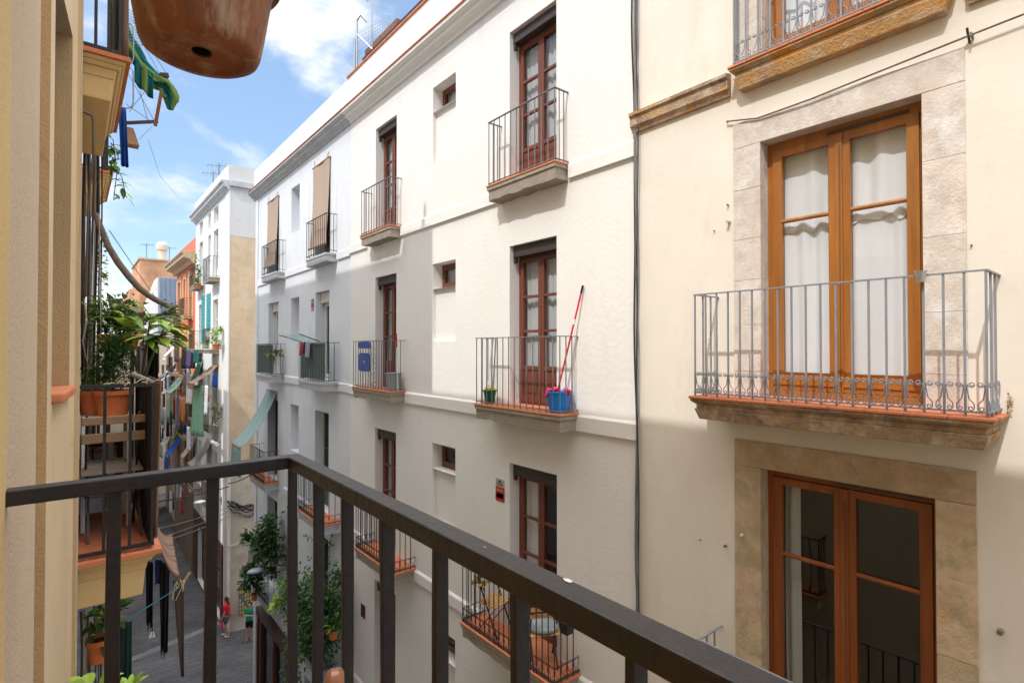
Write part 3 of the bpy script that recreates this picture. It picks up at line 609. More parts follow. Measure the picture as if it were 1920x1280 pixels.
q = MB(); q.box(xo-.03, xo-.01, -1.5, 1.415, FZ+.06, FZ+.075, 'iron_dark'); q.build('bottom_bar', rail)

rw = random.Random(31)
for (px, py, rr_) in ((1066, 1087, .008), (960, 1010, .0028), (640, 896, .0025)):
    p = at(px, py, Z=ZT+.0008); 
    if not (xo-hw < p.x < xo): p.x = xo-hw*.5
    q = MB(); n = 11; q.face([(p.x+rr_*.6*rw.uniform(.5, 1.2)*math.cos(6.283*k/n), p.y+rr_*rw.uniform(.5, 1.3)*math.sin(6.283*k/n), ZT+.0008) for k in range(n)], 'frame_white' if rr_ > .0045 else 'cable_tan'); q.build('paint_chip', rail)
# terracotta pot hanging from the balcony above
pc = at(378, 106, Z=.418); pc = V((pc.x, pc.y, .418))
pot = thing('hanging_pot', 'large reddish brown glazed clay pot with a drain hole, hanging overhead by the balcony', 'flower pot', pc)
m = MB(); pr = [(.0, .006), (.012, .006), (.0121, .007), (.055, .006), (.058, 0), (.068, .001), (.0745, .005), (.078, .013), (.083, .04), (.094, .11), (.097, .118), (.106, .120), (.108, .128), (.109, .15), (.104, .156), (.098, .150), (.092, .12)]
m.lathe([(r*.985, z) for r, z in pr[3:]], pc, 'pot_glazed', n=64, capb=False); m.lathe([(r*.985, z) for r, z in pr[1:4]], pc, 'pot_base', n=64, capb=False)
m.lathe([(.0005, .03), (.0124, .03), (.0124, .005)], pc, 'hole', n=32)
m.lathe([(.0005, .125), (.094, .125)], pc, 'soil', n=32)
m.build('pot_body', pot, smooth=40)
m = MB()
for k in range(3):
    a = k*2.094+.4; m.tube([(pc.x+.105*math.cos(a), pc.y+.105*math.sin(a), pc.z+.145), (pc.x, pc.y, pc.z+.75)], .0015, 'galvanised', n=4)
m.tube([(pc.x, pc.y, pc.z+.75), (pc.x, pc.y, 1.72)], .002, 'galvanised', n=4); m.build('hanging_wire', pot)

# wooden chair on our balcony: only the rounded top of one back post reaches the picture
cp = at(628, 1262, X=.30)
ch = thing('wooden_chair', 'varnished brown wooden chair on our own balcony, only the rounded tip of its back showing', 'chair', (cp.x, cp.y, FZ))
dirp = V((cp.x, cp.y, 0)).normalized(); nrm = V((dirp.y, -dirp.x, 0))
def cpost(base, top, name, w=.056, t=.026):
    m = MB(); b, tp = V(base), V(top); N = 10; prof = []
    for i in range(N+1): a = math.pi*i/N; prof.append((w/2*math.cos(a), .03*math.sin(a)))
    pts = [(-w/2, 0), (w/2, 0)]+[(x, (tp-b).length-.03+z) for x, z in prof]
    ax = dirp; az = (tp-b).normalized()
    A = [b+ax*x+az*z-nrm*t/2 for x, z in pts]; B = [b+ax*x+az*z+nrm*t/2 for x, z in pts]; n = len(pts)
    m.raw(A+B, [tuple(range(n)), tuple(range(2*n-1, n-1, -1))]+[(i, (i+1) % n, n+(i+1) % n, n+i) for i in range(n)], 'wood_chair'); m.build(name, ch, bevel=.008, smooth=40)
top = V((cp.x, cp.y, at(628, 1255, X=.30).z)); far = V((cp.x, cp.y, FZ)); nearp = far-dirp*.36; topn = top-dirp*.36
cpost(far, top, 'back_post'); cpost(nearp, topn, 'back_post')
for k in range(3):
    m = MB(); z = top.z-.09-k*.08; m.bar(nearp*1+V((0, 0, z-FZ)), far+V((0, 0, z-FZ)), .014, .05, 'wood_chair'); m.build('back_slat', ch, bevel=.004)
m = MB(); s0 = FZ+.45
c0 = far+dirp*0; q = [far, nearp, nearp-nrm*.36, far-nrm*.36]
q = [far, nearp, nearp+V((-.0, 0, 0))-nrm*-.0, far]
sgn = -1 if (far+nrm*.36).x > .44 else 1
P4 = [far, nearp, nearp+nrm*.32*sgn, far+nrm*.32*sgn]
m.raw([p+V((0, 0, s0-FZ-.02)) for p in P4]+[p+V((0, 0, s0-FZ)) for p in P4], [(0, 1, 2, 3), (4, 7, 6, 5), (0, 4, 5, 1), (1, 5, 6, 2), (2, 6, 7, 3), (3, 7, 4, 0)], 'wood_chair'); m.build('seat', ch, bevel=.006)
for p in P4[2:]:
    m = MB(); m.bar(p, p+V((0, 0, s0-FZ-.021)), .03, .03, 'wood_chair'); m.build('leg', ch)
# ------------------------------------------------------------------ foliage tools
def leafmass(mb, c, rad, n, L, w, mats=('leaf_mid', 'leaf_dark', 'leaf_light'), seed=1, clumps=0, droop=.3, upb=.3):
    r = random.Random(seed); c = V(c)
    cl = [V((r.gauss(0, .5), r.gauss(0, .5), r.gauss(0, .5))) for _ in range(clumps)] if clumps else None
    for _ in range(n):
        if cl:
            q = r.choice(cl)+V((r.gauss(0, .22), r.gauss(0, .22), r.gauss(0, .22)))
        else:
            q = V((r.gauss(0, 1), r.gauss(0, 1), r.gauss(0, 1))); q = q.normalized()*(r.random()**.45)
        p = c+V((q.x*rad[0], q.y*rad[1], q.z*rad[2]))
        d = V((q.x+r.gauss(0, .6), q.y+r.gauss(0, .6), q.z*.6+upb+r.gauss(0, .5)))
        if d.length < .05: d = V((0, 0, 1))
        s = r.uniform(.65, 1.25); k = r.random()
        mb.leaf(p, d, (r.gauss(0, .4), r.gauss(0, .4), 1), L*s, w*s, mats[0] if k < .5 else (mats[1] if k < .8 else mats[2]), droop)
def broadleaf(mb, p, d, L, w, m, n=5, droop=.5, pet=0, sm='stem'):
    """long pointed leaf with a fold along the midrib"""
    p = V(p); d = V(d).normalized(); a = d.cross(V((0, 0, 1)))
    if a.length < .01: a = V((1, 0, 0))
    a.normalize(); vs = []
    if pet:
        q = p+d*pet; mb.tube([p, q], .003, sm, n=4); p = q
    for i in range(n+1):
        t = i/n; ww = w*.5*math.sin(math.pi*min(1, t*.92+.08))**.8*(1-.15*t); b = p+d*L*t+V((0, 0, -droop*L*t*t)); up = V((0, 0, .22*ww))
        vs += [b+a*ww+up, b, b-a*ww+up]
    fs = []
    for i in range(n):
        for j in (0, 1): k = i*3+j; fs.append((k, k+1, k+4, k+3))
    mb.raw(vs, fs, m)
def potmesh(mb, c, r0, r1, h, m, rim=.03):
    mb.lathe([(r0, 0), (r1*.96, h-rim), (r1*1.06, h-rim), (r1*1.08, h), (r1*.97, h), (r1*.93, h-.03)], c, m, n=22)
    mb.lathe([(.001, h-.028), (r1*.94, h-.028)], c, 'soil', n=16, capb=False)
def sheet(name, fn, nu, nv, m, label, cat, solid=.004, group=None, smooth=60):
    b = MB(); b.grid(fn, nu, nv, m); o = b.build(name, solid=solid, smooth=smooth); return tag(o, label, cat, group)
def hung(P0, P1, drop, m, label, name='hanging_cloth', cat='cloth', folds=3, amp=.03, taper=0., nv=10, group=None, slant=(0, 0), ph=0, jag=0):
    P0, P1 = V(P0), V(P1); d = P1-P0; h = V((d.y, -d.x, 0)); h = h.normalized() if h.length > 1e-4 else V((1, 0, 0))
    r = random.Random(int(abs(P0.x*97+P0.z*31)*10)); jj = [r.uniform(-jag, jag) for _ in range(13)]
    def fn(u, v):
        t = .5+(u-.5)*(1-taper*v); p = P0+d*t+V((slant[0]*v, slant[1]*v, -(drop+jj[int(u*12)])*v))
        return p+h*amp*math.sin(u*folds*6.28+ph+v*1.2)*(.25+.75*v)
    return sheet(name, fn, max(8, folds*5), nv, m, label, cat, group=group)
def awning(y0, y1, xw, zt, xo, zo, drop, ma, mb_, label, n=14, sag=.18, group='awnings let down over the balconies', bar='wood_weathered', nst=None):
    b = MB(); nst = nst or 14
    def fn(u, v):
        y = y0+(y1-y0)*u
        if v < .72:
            t = v/.72; x = xw+(xo-xw)*t; z = zt+(zo-zt)*(t+sag*4*t*(1-t)*.5) - 0
        else:
            t = (v-.72)/.28; x = xo+.02*math.sin(u*9+t*2); z = zo-drop*t
        return (x, y, z+.012*math.sin(u*12.5))
    st = (lambda i, j: ma if (i % 2 == 0) else mb_) if mb_ else ma
    b.grid(fn, nst, n, st); b.tube([(xo, y0-.04, zo), (xo, y1+.04, zo)], .018, bar, n=5); b.tube([(xw, y0-.03, zt), (xw, y1+.03, zt)], .022, bar, n=5)
    o = b.build('awning', solid=.006, smooth=70); return tag(o, label, 'awning', group)
def wire(pts, r, m, label, sag=0, name='cable', n=5, cat='cable', group=None, seg=12):
    b = MB()
    if len(pts) == 2:
        a, c = V(pts[0]), V(pts[1]); pts = [a+(c-a)*(i/seg)+V((0, 0, -sag*4*(i/seg)*(1-i/seg))) for i in range(seg+1)]
    b.tube(pts, r, m, n=n); o = b.build(name, smooth=60); return tag(o, label, cat, group)

# ------------------------------------------------------------------ neighbour house on the left
nb = thing('apartment_building', 'neighbouring ochre house on the left with small planted balconies', 'building', (.03, 10, GZ))
def prism(mb, pts, z0, z1, m, top='roof_grey'):
    n = len(pts); mb.raw([(x, y, z0) for x, y in pts]+[(x, y, z1) for x, y in pts], [(i, (i+1) % n, n+(i+1) % n, n+i) for i in range(n)], m)
    mb.face([(x, y, z1) for x, y in pts], top)
m = MB(); prism(m, [(.03, 3.81), (.03, 7.24), (-9, 7.24), (-9, 3.81)], GZ, 6.2, 'plaster_ours_smooth'); prism(m, [(.03, 8.402), (.03, 22.6), (-9, 22.6), (-9, 8.402)], GZ, 8.92, 'plaster_plain'); prism(m, [(.03, 7.242), (.03, 8.40), (-9, 8.40), (-9, 7.242)], GZ, 9.25, 'plaster_plain'); prism(m, [(.03, 22.602), (.03, 25.45), (-9, 22.85), (-9, 22.602)], GZ, 5.2, 'plaster_plain')
m.build('wall', nb); m = MB(); m.tube([(-.25, 7.45, 8.9), (-.25, 7.45, 10.1)], .055, 'galvanised', n=10); m.build('shadow_pipe', nb)  # out-of-view roof pipe, added for the thin shadow it casts opposite
def nb_balcony(y0, y1, xf, zs, h, zr, mat_screen=None):
    m = MB(); xw = .031
    for (i, z0, z1) in ((.0, -.05, -.028), (.02, -.075, -.0505), (.045, -.13, -.0755), (.06, -h, -.1305)): m.taper((xw, xf-i-.012, y0+i+.012, y1-i, zs+z0), (xw, xf-i, y0+i, y1-i, zs+z1), 'plaster_ochre')
    o = m.build('balcony', nb, bevel=.005)
    t = MB(); t.box(xw, xf+.02, y0-.02, y1+.02, zs-.028, zs, 'terracotta'); n = 4
    t.box(xw, xf-.06, y0+.06, y1-.04, zs+.0005, zs+.004, 'floor_tile'); t.build('floor_tile', o, bevel=.008)
    k = MB(); xr = xf-.03; yr = y0+.03; mt = 'iron_brown'
    for z, th in ((zr, .022), (zs+.04, .02)):
        k.box(xw, xr+.011, yr-.011, yr+.011, z-th, z, 'iron_dark'); k.box(xr-.011, xr+.011, yr+.011, y1, z-th, z, 'iron_dark')
    for x in [xw+(xr-xw)*q for q in (.33, .68, 1)]: k.box(x-.008, x+.008, yr-.008, yr+.008, zs+.02, zr-.022, 'iron_dark')
    nb_ = int((y1-yr)/.13)
    for q in range(1, nb_+1): y = yr+(y1-yr)*q/nb_; k.box(xr-.008, xr+.008, y-.008, y+.008, zs+.02, zr-.022, 'iron_dark')
    k.build('railing', o); return o
nb_balcony(4.0, 5.15, .42, -1.24, .29, -.215); nb_balcony(4.0, 5.35, .238, 1.762, .26, 2.78); nb_balcony(4.0, 5.15, .40, -4.4, .28, -3.4)
nb_balcony(7.2, 8.6, .30, 1.9, .26, 2.9); nb_balcony(7.2, 8.6, .34, -1.2, .26, -.2)
m = MB(); m.box(.031, .40, 5.16, 5.24, -1.24, -1.13, 'plaster_far_white'); m.build('end_wall', nb)
# white two-light glazed screen at the far end of that balcony
m = MB(); X0, X1, z0, z1 = .045, .40, -1.12, -.66; yy = 5.17
for a, b in ((X0, X0+.05), (.195, .25), (X1-.05, X1)): m.box(a, b, yy, yy+.04, z0, z1, 'frame_white')
for a, b in ((z0, z0+.03), (-.905, -.85), (z1-.03, z1)):
    m.box(X0+.05, .195, yy, yy+.04, a, b, 'frame_white'); m.box(.25, X1-.05, yy, yy+.04, a, b, 'frame_white')
d = m.build('window', nb, bevel=.003); p = MB(); p.face([(X0, yy+.03, z0), (X1, yy+.03, z0), (X1, yy+.03, z1), (X0, yy+.03, z1)], 'glass_dark'); p.build('pane', d)
p = MB(); p.box(X0, X1, yy+.08, yy+.1, z0, z1, 'interior'); p.build('dark_backing', d)  # near-black panel behind the panes
m = MB(); m.tube([(.02, 3.99, 1.38), (.075, 3.98, 1.36), (.08, 3.98, 1.33)], .009, 'iron_brown', n=6); m.tube([(.08, 3.98, 1.335), (.082, 3.985, 1.15), (.06, 3.985, .78), (.055, 3.99, .3)], .007, 'iron_brown', n=6); m.build('wall_pipe', nb)

# dark reed screen rolled along the balcony front
sheet('reed_screen', lambda u, v: (.408+.012*math.sin(u*40)*(v*.5+.5)+.02*(1-v), 4.02+1.12*u, -.20-.98*v), 40, 8, 'cloth_brown', 'dark brown reed screen tied along the front rail of the lower left balcony', 'screen', solid=.006)
sheet('reed_screen', lambda u, v: (.228+.010*math.sin(u*44)*(v*.5+.5), 4.02+.40*u, 2.70-.92*v), 20, 8, 'cloth_brown', 'dark brown screen on the corner of the upper left balcony', 'screen', solid=.03)

# vertical cable bundle on the neighbour wall
cb = thing('cable_bundle', 'thick bundle of dark vertical cables fixed to the wall behind the left balcony', 'cable', (.1, 5.6, -1.2))
rr = random.Random(3)
for k in range(9):
    x = .055+.0135*k; y = 5.45+rr.uniform(-.05, .15); b = MB(); mt = ['cable_black', 'bark_rope', 'cable_black', 'cable_grey', 'bark_rope', 'cable_tan', 'cable_black', 'bark_rope', 'cable_black'][k]; ph = rr.uniform(0, 6)
    b.tube([(x+.008*math.sin(z*2.1+ph), y+.01*math.sin(z*3+ph), z) for z in [1.7-.12*i for i in range(26)]], rr.choice((.006, .009, .012)), mt, n=6); b.build('cable', cb, smooth=60)
b = MB(); b.tube([at(px, py, Y=5.0) for px, py in ((158, 560), (163, 600), (155, 640), (166, 690), (160, 720), (170, 760))], .005, 'cable_tan', n=5); b.build('cable', cb, smooth=60)
wire([at(186, 400, Y=4.9), at(190, 660, Y=4.9)], .0035, 'cable_tan', 'thin pale cord hanging straight down beside the dark cable bundle', name='cord')

# bundled rope and grey canopy
wire([at(px, py, Y=5.4) for px, py in ((178, 400), (188, 425), (203, 462), (222, 493), (243, 520), (262, 541), (282, 556), (306, 570), (330, 578))], [.02, .023, .024, .026, .026, .025, .024, .022, .016], 'bark_rope', 'thick grey braided rope curving down from the cable bundle to the grey canopy', name='rope', n=8)
A, B_, C_, D_ = at(200, 548, Y=5.7), at(332, 580, Y=5.4), at(205, 575, Y=8.5), at(318, 592, Y=8.5)
sheet('canopy', lambda u, v: (A*(1-u)*(1-v)+B_*u*(1-v)+C_*(1-u)*v+D_*u*v)+V((0, 0, -.10*math.sin(math.pi*u)-.02*math.sin(v*9))), 14, 8, 'cloth_grey', 'grey cloth canopy sagging above the leafy plant on the left', 'canopy')
hung(at(325, 583, Y=5.4), at(336, 590, Y=5.5), .42, 'bark_rope', 'dark knotted cloth tail hanging from the corner of the grey canopy', folds=1, amp=.01, taper=.3)
wire([at(205, 432, Y=6), at(330, 610, Y=12)], .004, 'cable_grey', 'thin straight wire running down past the thick braided rope', name='wire', sag=.02)

# folding wooden chair on the left balcony
fc = thing('folding_chair', 'weathered wooden folding chair behind the rail of the lower left balcony', 'chair', (.2, 4.4, -1.24))
for z0, z1 in ((-.485, -.435), (-.60, -.54)):
    m = MB(); m.box(.045, .375, 4.30, 4.32, z0, z1, 'wood_weathered'); m.build('back_slat', fc, bevel=.004)
for k in range(6):
    m = MB(); m.box(.045, .37, 4.36+.072*k, 4.36+.072*k+.062, -.812, -.795, 'wood_grey'); m.build('seat_slat', fc, bevel=.003)
for x in (.07, .345):
    m = MB(); m.bar((x, 4.33, -.42), (x, 4.75, -1.236), .012, .022, 'plastic_black'); m.build('leg', fc); m = MB(); m.bar((x+.014, 4.72, -.80), (x+.014, 4.34, -1.236), .012, .022, 'plastic_black'); m.build('leg', fc)

# plants on the left balcony
def plant_thing(name, label, loc, cat='plant', group=None): return thing(name, label, cat, loc, group)
c0 = at(212, 778, Y=4.75); c0.z = -.47
pt = plant_thing('potted_conifer', 'dense dark green dwarf conifer in an orange terracotta pot on the left balcony', c0)
m = MB(); potmesh(m, c0, .085, .115, .175, 'terracotta_pot'); m.build('pot', pt, smooth=40)
m = MB(); leafmass(m, c0+V((0, 0, .36)), (.13, .13, .22), 1500, .038, .012, ('leaf_dark', 'leaf_dark', 'leaf_mid'), 5, upb=.9); leafmass(m, c0+V((.0, -.03, .42)), (.07, .07, .13), 500, .04, .012, ('leaf_dark', 'leaf_mid', 'leaf_mid'), 6, upb=1.2); m.build('foliage', pt)
m = MB(); m.tube([c0+V((0, 0, .14)), c0+V((0, 0, .4))], .012, 'stem', n=6); m.build('stem', pt)
c1 = c0+V((-.10, .12, .0))
pt = plant_thing('terracotta_pot', 'second orange pot half hidden behind the dwarf conifer pot', c1, 'flower pot'); m = MB(); potmesh(m, c1, .08, .10, .17, 'terracotta_pot'); m.build('pot', pt, smooth=40)
m = MB(); leafmass(m, c1+V((-.02, 0, .24)), (.08, .08, .10), 260, .035, .012, ('leaf_mid', 'leaf_light', 'leaf_mid'), 8, upb=.8); m.build('foliage', pt)
st = MB(); st.box(.05, .33, 4.60, 5.02, -.492, -.472, 'plastic_white')
for x in (.06, .31):
    for y in (4.63, 4.99): st.box(x-.012, x+.012, y-.012, y+.012, -1.236, -.493, 'frame_white')
tag(st.build('plant_stand', bevel=.003), 'small pale table under the orange pots on the left balcony', 'table')
bx = at(188, 655, Y=5.05); b2 = at(262, 655, Y=5.05); zb = bx.z-.005
pt = plant_thing('window_box', 'orange plastic trough of bushy green herbs above the dwarf conifer', V(((bx.x+b2.x)/2, 5.15, zb)), 'planter')
m = MB(); m.taper((bx.x+.01, b2.x-.015, 5.08, 5.24, zb), (bx.x-.005, b2.x, 5.06, 5.26, zb+.10), 'plastic_orange'); m.box(bx.x-.012, b2.x+.008, 5.05, 5.27, zb+.101, zb+.118, 'plastic_orange'); m.build('trough', pt, bevel=.004)
m = MB(); cc = V(((bx.x+b2.x)/2, 5.16, zb+.24))
leafmass(m, cc, (.19, .13, .17), 900, .045, .026, ('leaf_mid', 'leaf_dark', 'leaf_dry'), 11, clumps=14, upb=.5); leafmass(m, cc+V((0, 0, -.06)), (.17, .11, .1), 500, .035, .022, ('leaf_dark', 'leaf_dark', 'leaf_mid'), 12, upb=.5); m.build('foliage', pt)
m = MB(); m.box(bx.x+.03, bx.x+.05, 5.1, 5.22, -1.2, zb-.001, 'iron_brown'); m.box(b2.x-.05, b2.x-.03, 5.1, 5.22, -1.2, zb-.001, 'iron_brown'); m.build('stand', pt)
# big pointed leaves
lc = at(283, 618, Y=4.85)
pt = plant_thing('broad_leaf_plant', 'bright green plant with long pointed leaves leaning out over the left balcony rail', lc+V((-.05, 0, -.45)))
m = MB(); r = random.Random(21)
stems = [[lc+V((-.06, 0, -.42)), lc+V((-.03, .02, -.15)), lc+V((0, .02, .12))], [lc+V((-.06, 0, -.42)), lc+V((-.12, .03, -.1)), lc+V((-.16, .05, .16))], [lc+V((-.06, 0, -.42)), lc+V((.04, 0, -.1)), lc+V((.1, -.03, .06))]]
ms = MB()
for s in stems: ms.tube(s, [.012, .009, .004], 'stem', n=6)
ms.build('stem', pt)
for s, n in zip(stems, (26, 14, 22)):
    for k in range(n):
        t = r.uniform(.45, 1.0); p = s[1]+(s[2]-s[1])*((t-.45)/.55); a = r.uniform(0, 6.28)
        d = V((math.cos(a)+.45, math.sin(a)*.8-.3, r.uniform(-.15, .6)))
        broadleaf(m, p, d, r.uniform(.15, .28), r.uniform(.06, .095), r.choice(('leaf_light', 'leaf_light', 'leaf_mid')), n=6, droop=r.uniform(.2, .6), pet=.03)
m.build('foliage', pt)
hung(at(277, 640, Y=4.9), at(296, 640, Y=4.9), .36, 'cloth_black', 'black cloth bundle hanging under the pointed leaves on the left balcony', folds=2, amp=.015, taper=-.1)
hung(at(262, 640, Y=5.3), at(276, 640, Y=5.3), .40, 'cloth_grey', 'grey cloth hanging beside the black bundle on the left balcony', folds=2, amp=.012)
# straw ties on the rail
b = MB(); r = random.Random(4)
for k in range(9):
    p = at(205+k*10, 719-k*.4, Y=4.03); d = V((r.uniform(-.05, .05), r.uniform(-.02, .02), r.uniform(-.03, .035))); b.tube([p, p+d*.6+V((.004, 0, .008)), p+d], .0022, 'straw', n=4)
tag(b.build('straw_tie', smooth=60), 'loose straw ties wound round the top rail of the lower left balcony', 'tie')
b = MB(); P = [at(px, py, Y=4.25) for px, py in ((246, 700), (262, 707), (280, 714), (292, 717))]; b.tube(P, [.014, .017, .015, .006], 'cable_grey', n=8); tag(b.build('rope_end', smooth=60), 'frayed grey rope end tied over the rail corner of the left balcony', 'rope')

# climbing greens under the upper balcony
vn = at(212, 330, Y=5.6); pt = plant_thing('trailing_vine', 'small green vine trailing below the upper left balcony', vn)
m = MB(); ms = MB(); r = random.Random(9)
for k, (pa, pb) in enumerate((((212, 262), (208, 335)), ((214, 275), (213, 375)), ((210, 300), (236, 368)), ((208, 268), (222, 300)))):
    A_, B2 = at(*pa, Y=5.45), at(*pb, Y=5.45); ms.tube([A_, (A_+B2)/2+V((.02, 0, .01)), B2], .003, 'stem', n=4)
    for i in range(9): p = A_+(B2-A_)*(i/8); broadleaf(m, p, (r.gauss(.2, 1), r.gauss(-.3, .7), r.gauss(-.1, .6)), r.uniform(.05, .085), r.uniform(.035, .06), r.choice(('leaf_mid', 'leaf_light', 'leaf_mid')), n=4, droop=.4, pet=.015)
ms.build('stem', pt); m.build('foliage', pt)
vn = at(190, 490, Y=6.2); pt = plant_thing('trailing_vine', 'thin dark creeper beside the cable bundle above the leafy trough', vn)
m = MB(); leafmass(m, vn, (.03, .08, .32), 90, .05, .035, seed=31); m.build('foliage', pt)
ms = MB(); ms.tube([vn+V((0, 0, -.35)), vn+V((0, 0, .35))], .004, 'stem', n=4); ms.build('stem', pt)

# ------------------------------------------------------------------ laundry above left
def roll(pts, r0, ma, mb_, label, name='towel'):
    b = MB(); N = len(pts)-1
    def fn(u, v):
        t = v*N; i = min(int(t), N-1); f = t-i
        f2 = f*f*(3-2*f); p = V(pts[i])*(1-f)+V(pts[i+1])*f; d = (V(pts[i+1])-V(pts[i])).normalized()
        a = d.cross(V((.3, -1, .2))).normalized(); c = d.cross(a); an = 6.283*u; rad = (r0[i]*(1-f)+r0[i+1]*f)*(1+.20*math.sin(an*3+v*9)+.14*math.sin(an*5-v*14)+.10*math.sin(an*8+v*26))
        return p+a*rad*math.cos(an)+c*rad*.8*math.sin(an)
    b.grid(fn, 48, 40, lambda i, j: ma if ((i+j//3) // 8) % 2 == 0 else mb_); return tag(b.build(name, smooth=70), label, 'towel')
P = [at(px, py, Y=4.9) for px, py in ((212, -25), (222, 20), (236, 75), (262, 118), (290, 150), (312, 160), (322, 185), (318, 205))]
roll(P, [.03, .035, .045, .05, .05, .055, .05, .02], 'cloth_towelteal', 'cloth_towellime', 'teal and lime striped towel twisted over the clothes rack at top left')
hung(at(252, 105, Y=4.85), at(287, 138, Y=4.85), .20, lambda i, j: 'cloth_towelteal' if i % 7 < 4 else 'cloth_towellime', 'hanging flap of a teal and lime striped towel under the clothes rack', name='towel', cat='towel', folds=2, amp=.02, slant=(.0, 0))
hung(at(222, 198, Y=5.3), at(236, 202, Y=5.3), .48, 'cloth_blue', 'long royal blue towel hanging under the upper left balcony', name='towel', cat='towel', folds=2, amp=.015, slant=(.02, 0))
rk = thing('clothes_rack', 'rust brown clothes line bracket with thin wires projecting from the upper left balcony', 'clothes rack', at(230, 230, Y=5.2))
m = MB(); m.bar(at(232, 231, Y=5.2), at(296, 228, Y=5.2), .022, .022, 'iron_brown'); m.build('arm', rk); m = MB(); m.bar(at(291, 236, Y=5.2), at(303, 170, Y=5.2), .024, .024, 'wood_red'); m.bar(at(300, 141, Y=4.9), at(316, 142, Y=4.9), .03, .03, 'wood_dark'); m.build('post', rk)
m = MB()
for a, b in (((236, 130), (292, 232)), ((256, 60), (303, 145)), ((250, 40), (313, 140)), ((236, 195), (290, 233)), ((262, 170), (276, 222)), ((285, 238), (260, 262)), ((242, 210), (288, 150))): m.tube([at(*a, Y=5.1), at(*b, Y=5.0)], .0022, 'cable_grey', n=4)
m.build('line', rk)
dr = thing('drying_rack', 'grey wire drying rack hanging on the rail of the upper left balcony', 'drying rack', at(240, 60, Y=4.6))
m = MB()
for i in range(12): m.tube([at(223, 8+i*6, Y=4.55), at(262+i*.5, 30+i*5.0, Y=4.75)], .002, 'iron_mid', n=4)
m.tube([at(262, 28, Y=4.75), at(267, 86, Y=4.75), at(257, 87, Y=4.7)], .003, 'iron_mid', n=4); m.build('wire_shelf', dr)
for y0 in (45, 128):
    m = MB(); m.tube([at(px, py, Y=4.5) for px, py in ((224, y0-5), (246, y0), (250, y0+6), (250, y0+66), (246, y0+74), (236, y0+75), (226, y0+72))], .005, 'galvanised', n=6); m.build('loop', dr, smooth=60)
m = MB(); a = at(249, 258, Y=5.9); m.taper((a.x-.05, a.x+.045, a.y-.06, a.y+.06, a.z-.08), (a.x-.06, a.x+.0, a.y-.05, a.y+.05, a.z+.07), 'wood_weathered'); tag(m.build('peg_basket'), 'small wicker basket hanging at the tip of the upper clothes lines', 'basket')
wire([at(278, 262, Y=8), at(300, 330, Y=10), at(336, 372, Y=13)], .0022, 'cable_black', 'very thin wire curving across the pale sky on the left', name='wire')

# ------------------------------------------------------------------ below the left balcony
b = MB()
A1, B1, A2, B2_ = at(284, 975, Y=4.15), at(337, 1085, Y=4.7), at(281, 955, Y=5.15), at(322, 1000, Y=6.6)
def fn(u, v):
    p = (A1*(1-v)+B1*v)*(1-u)+(A2*(1-v)+B2_*v)*u; return p+V((0, 0, -.09*math.sin(math.pi*v)+.010*math.sin(u*25)))
b.grid(fn, 22, 10, lambda i, j: 'cloth_awnbrown' if i % 3 else 'cloth_awnbrown2'); o = b.build('awning', solid=.006, smooth=70); tag(o, 'brown striped awning sloping out below the left balcony, its corner tied to a stick', 'awning', 'awnings let down over the balconies')
hung(at(324, 1088, Y=4.9), at(345, 1092, Y=4.9), .74, 'cloth_umber', 'brown pointed cloth tail hanging from the tied corner of the striped awning', folds=1, amp=.01, taper=.75, slant=(.03, 0))
hung(at(299, 1050, Y=5.6), at(318, 1060, Y=5.6), .78, 'cloth_black', 'long black rag with a green edge hanging over the street beside the tied awning', folds=2, amp=.02, taper=.35, jag=.06)
hung(at(274, 1050, Y=5.7), at(287, 1055, Y=5.7), .58, 'cloth_black', 'shorter black rag hanging nearest the ochre balcony slab', folds=1, amp=.02, taper=.1, jag=.08)
hung(at(291, 1048, Y=5.9), at(304, 1050, Y=5.9), .22, 'cloth_navy', 'small dark garment hanging just below the striped awning', folds=1, amp=.02)
hung(at(216, 1165, Y=4.5), at(247, 1165, Y=4.5), .75, 'cloth_darkgreen', 'dark green tarpaulin hanging under the left balcony', folds=3, amp=.02)
wire([at(222, 1172, Y=4.5), at(280, 1135, Y=4.7), at(336, 1100, Y=4.9)], .004, 'turquoise', 'turquoise clothes line under the left balcony', name='clothes_line')
b = MB(); b.tube([at(340, 1098, Y=4.9), at(356, 1072, Y=4.95)], .011, 'wood_weathered', n=6); tag(b.build('awning_stick', smooth=60), 'short wooden stick holding the tied awning corner', 'stick')
b = MB(); r = random.Random(8)
for k in range(7): p = at(336+r.uniform(-4, 6), 1090+r.uniform(-4, 4), Y=4.88); b.tube([p, p+V((r.uniform(-.03, .04), 0, r.uniform(-.03, .03))), p+V((r.uniform(-.04, .05), 0, r.uniform(-.14, -.03)))], .0028, 'straw', n=4)
tag(b.build('string_knot', smooth=60), 'straw coloured string knotted round the awning corner', 'string')
b = MB(); b.tube([at(318, 1000, Y=6.6), at(318, 1040, Y=6.4), at(326, 1000, Y=6.4)], .03, 'cloth_grey', n=7); b.build
cs = thing('cane_bundle', 'bundle of brown canes standing against the wall under the left balcony', 'canes', (.1, 4.7, -4.4)); r = random.Random(12)
for k in range(11):
    px = 152+k*6; b = MB(); b.tube([at(px, 1135+r.uniform(-8, 30), Y=4.9), at(px+r.uniform(-6, 6), 1210, Y=4.85), V((.05+.02*k, 4.8, -4.4))], r.uniform(.005, .009), r.choice(('bark_rope', 'stem', 'iron_brown', 'cable_tan')), n=5); b.build('cane', cs, smooth=60)
p0 = at(186, 1238, Y=4.45)
pt = plant_thing('potted_plant', 'orange pot with climbing leaves hanging under the left balcony', p0); m = MB(); potmesh(m, p0, .05, .072, .15, 'terracotta_pot'); m.build('pot', pt, smooth=40)
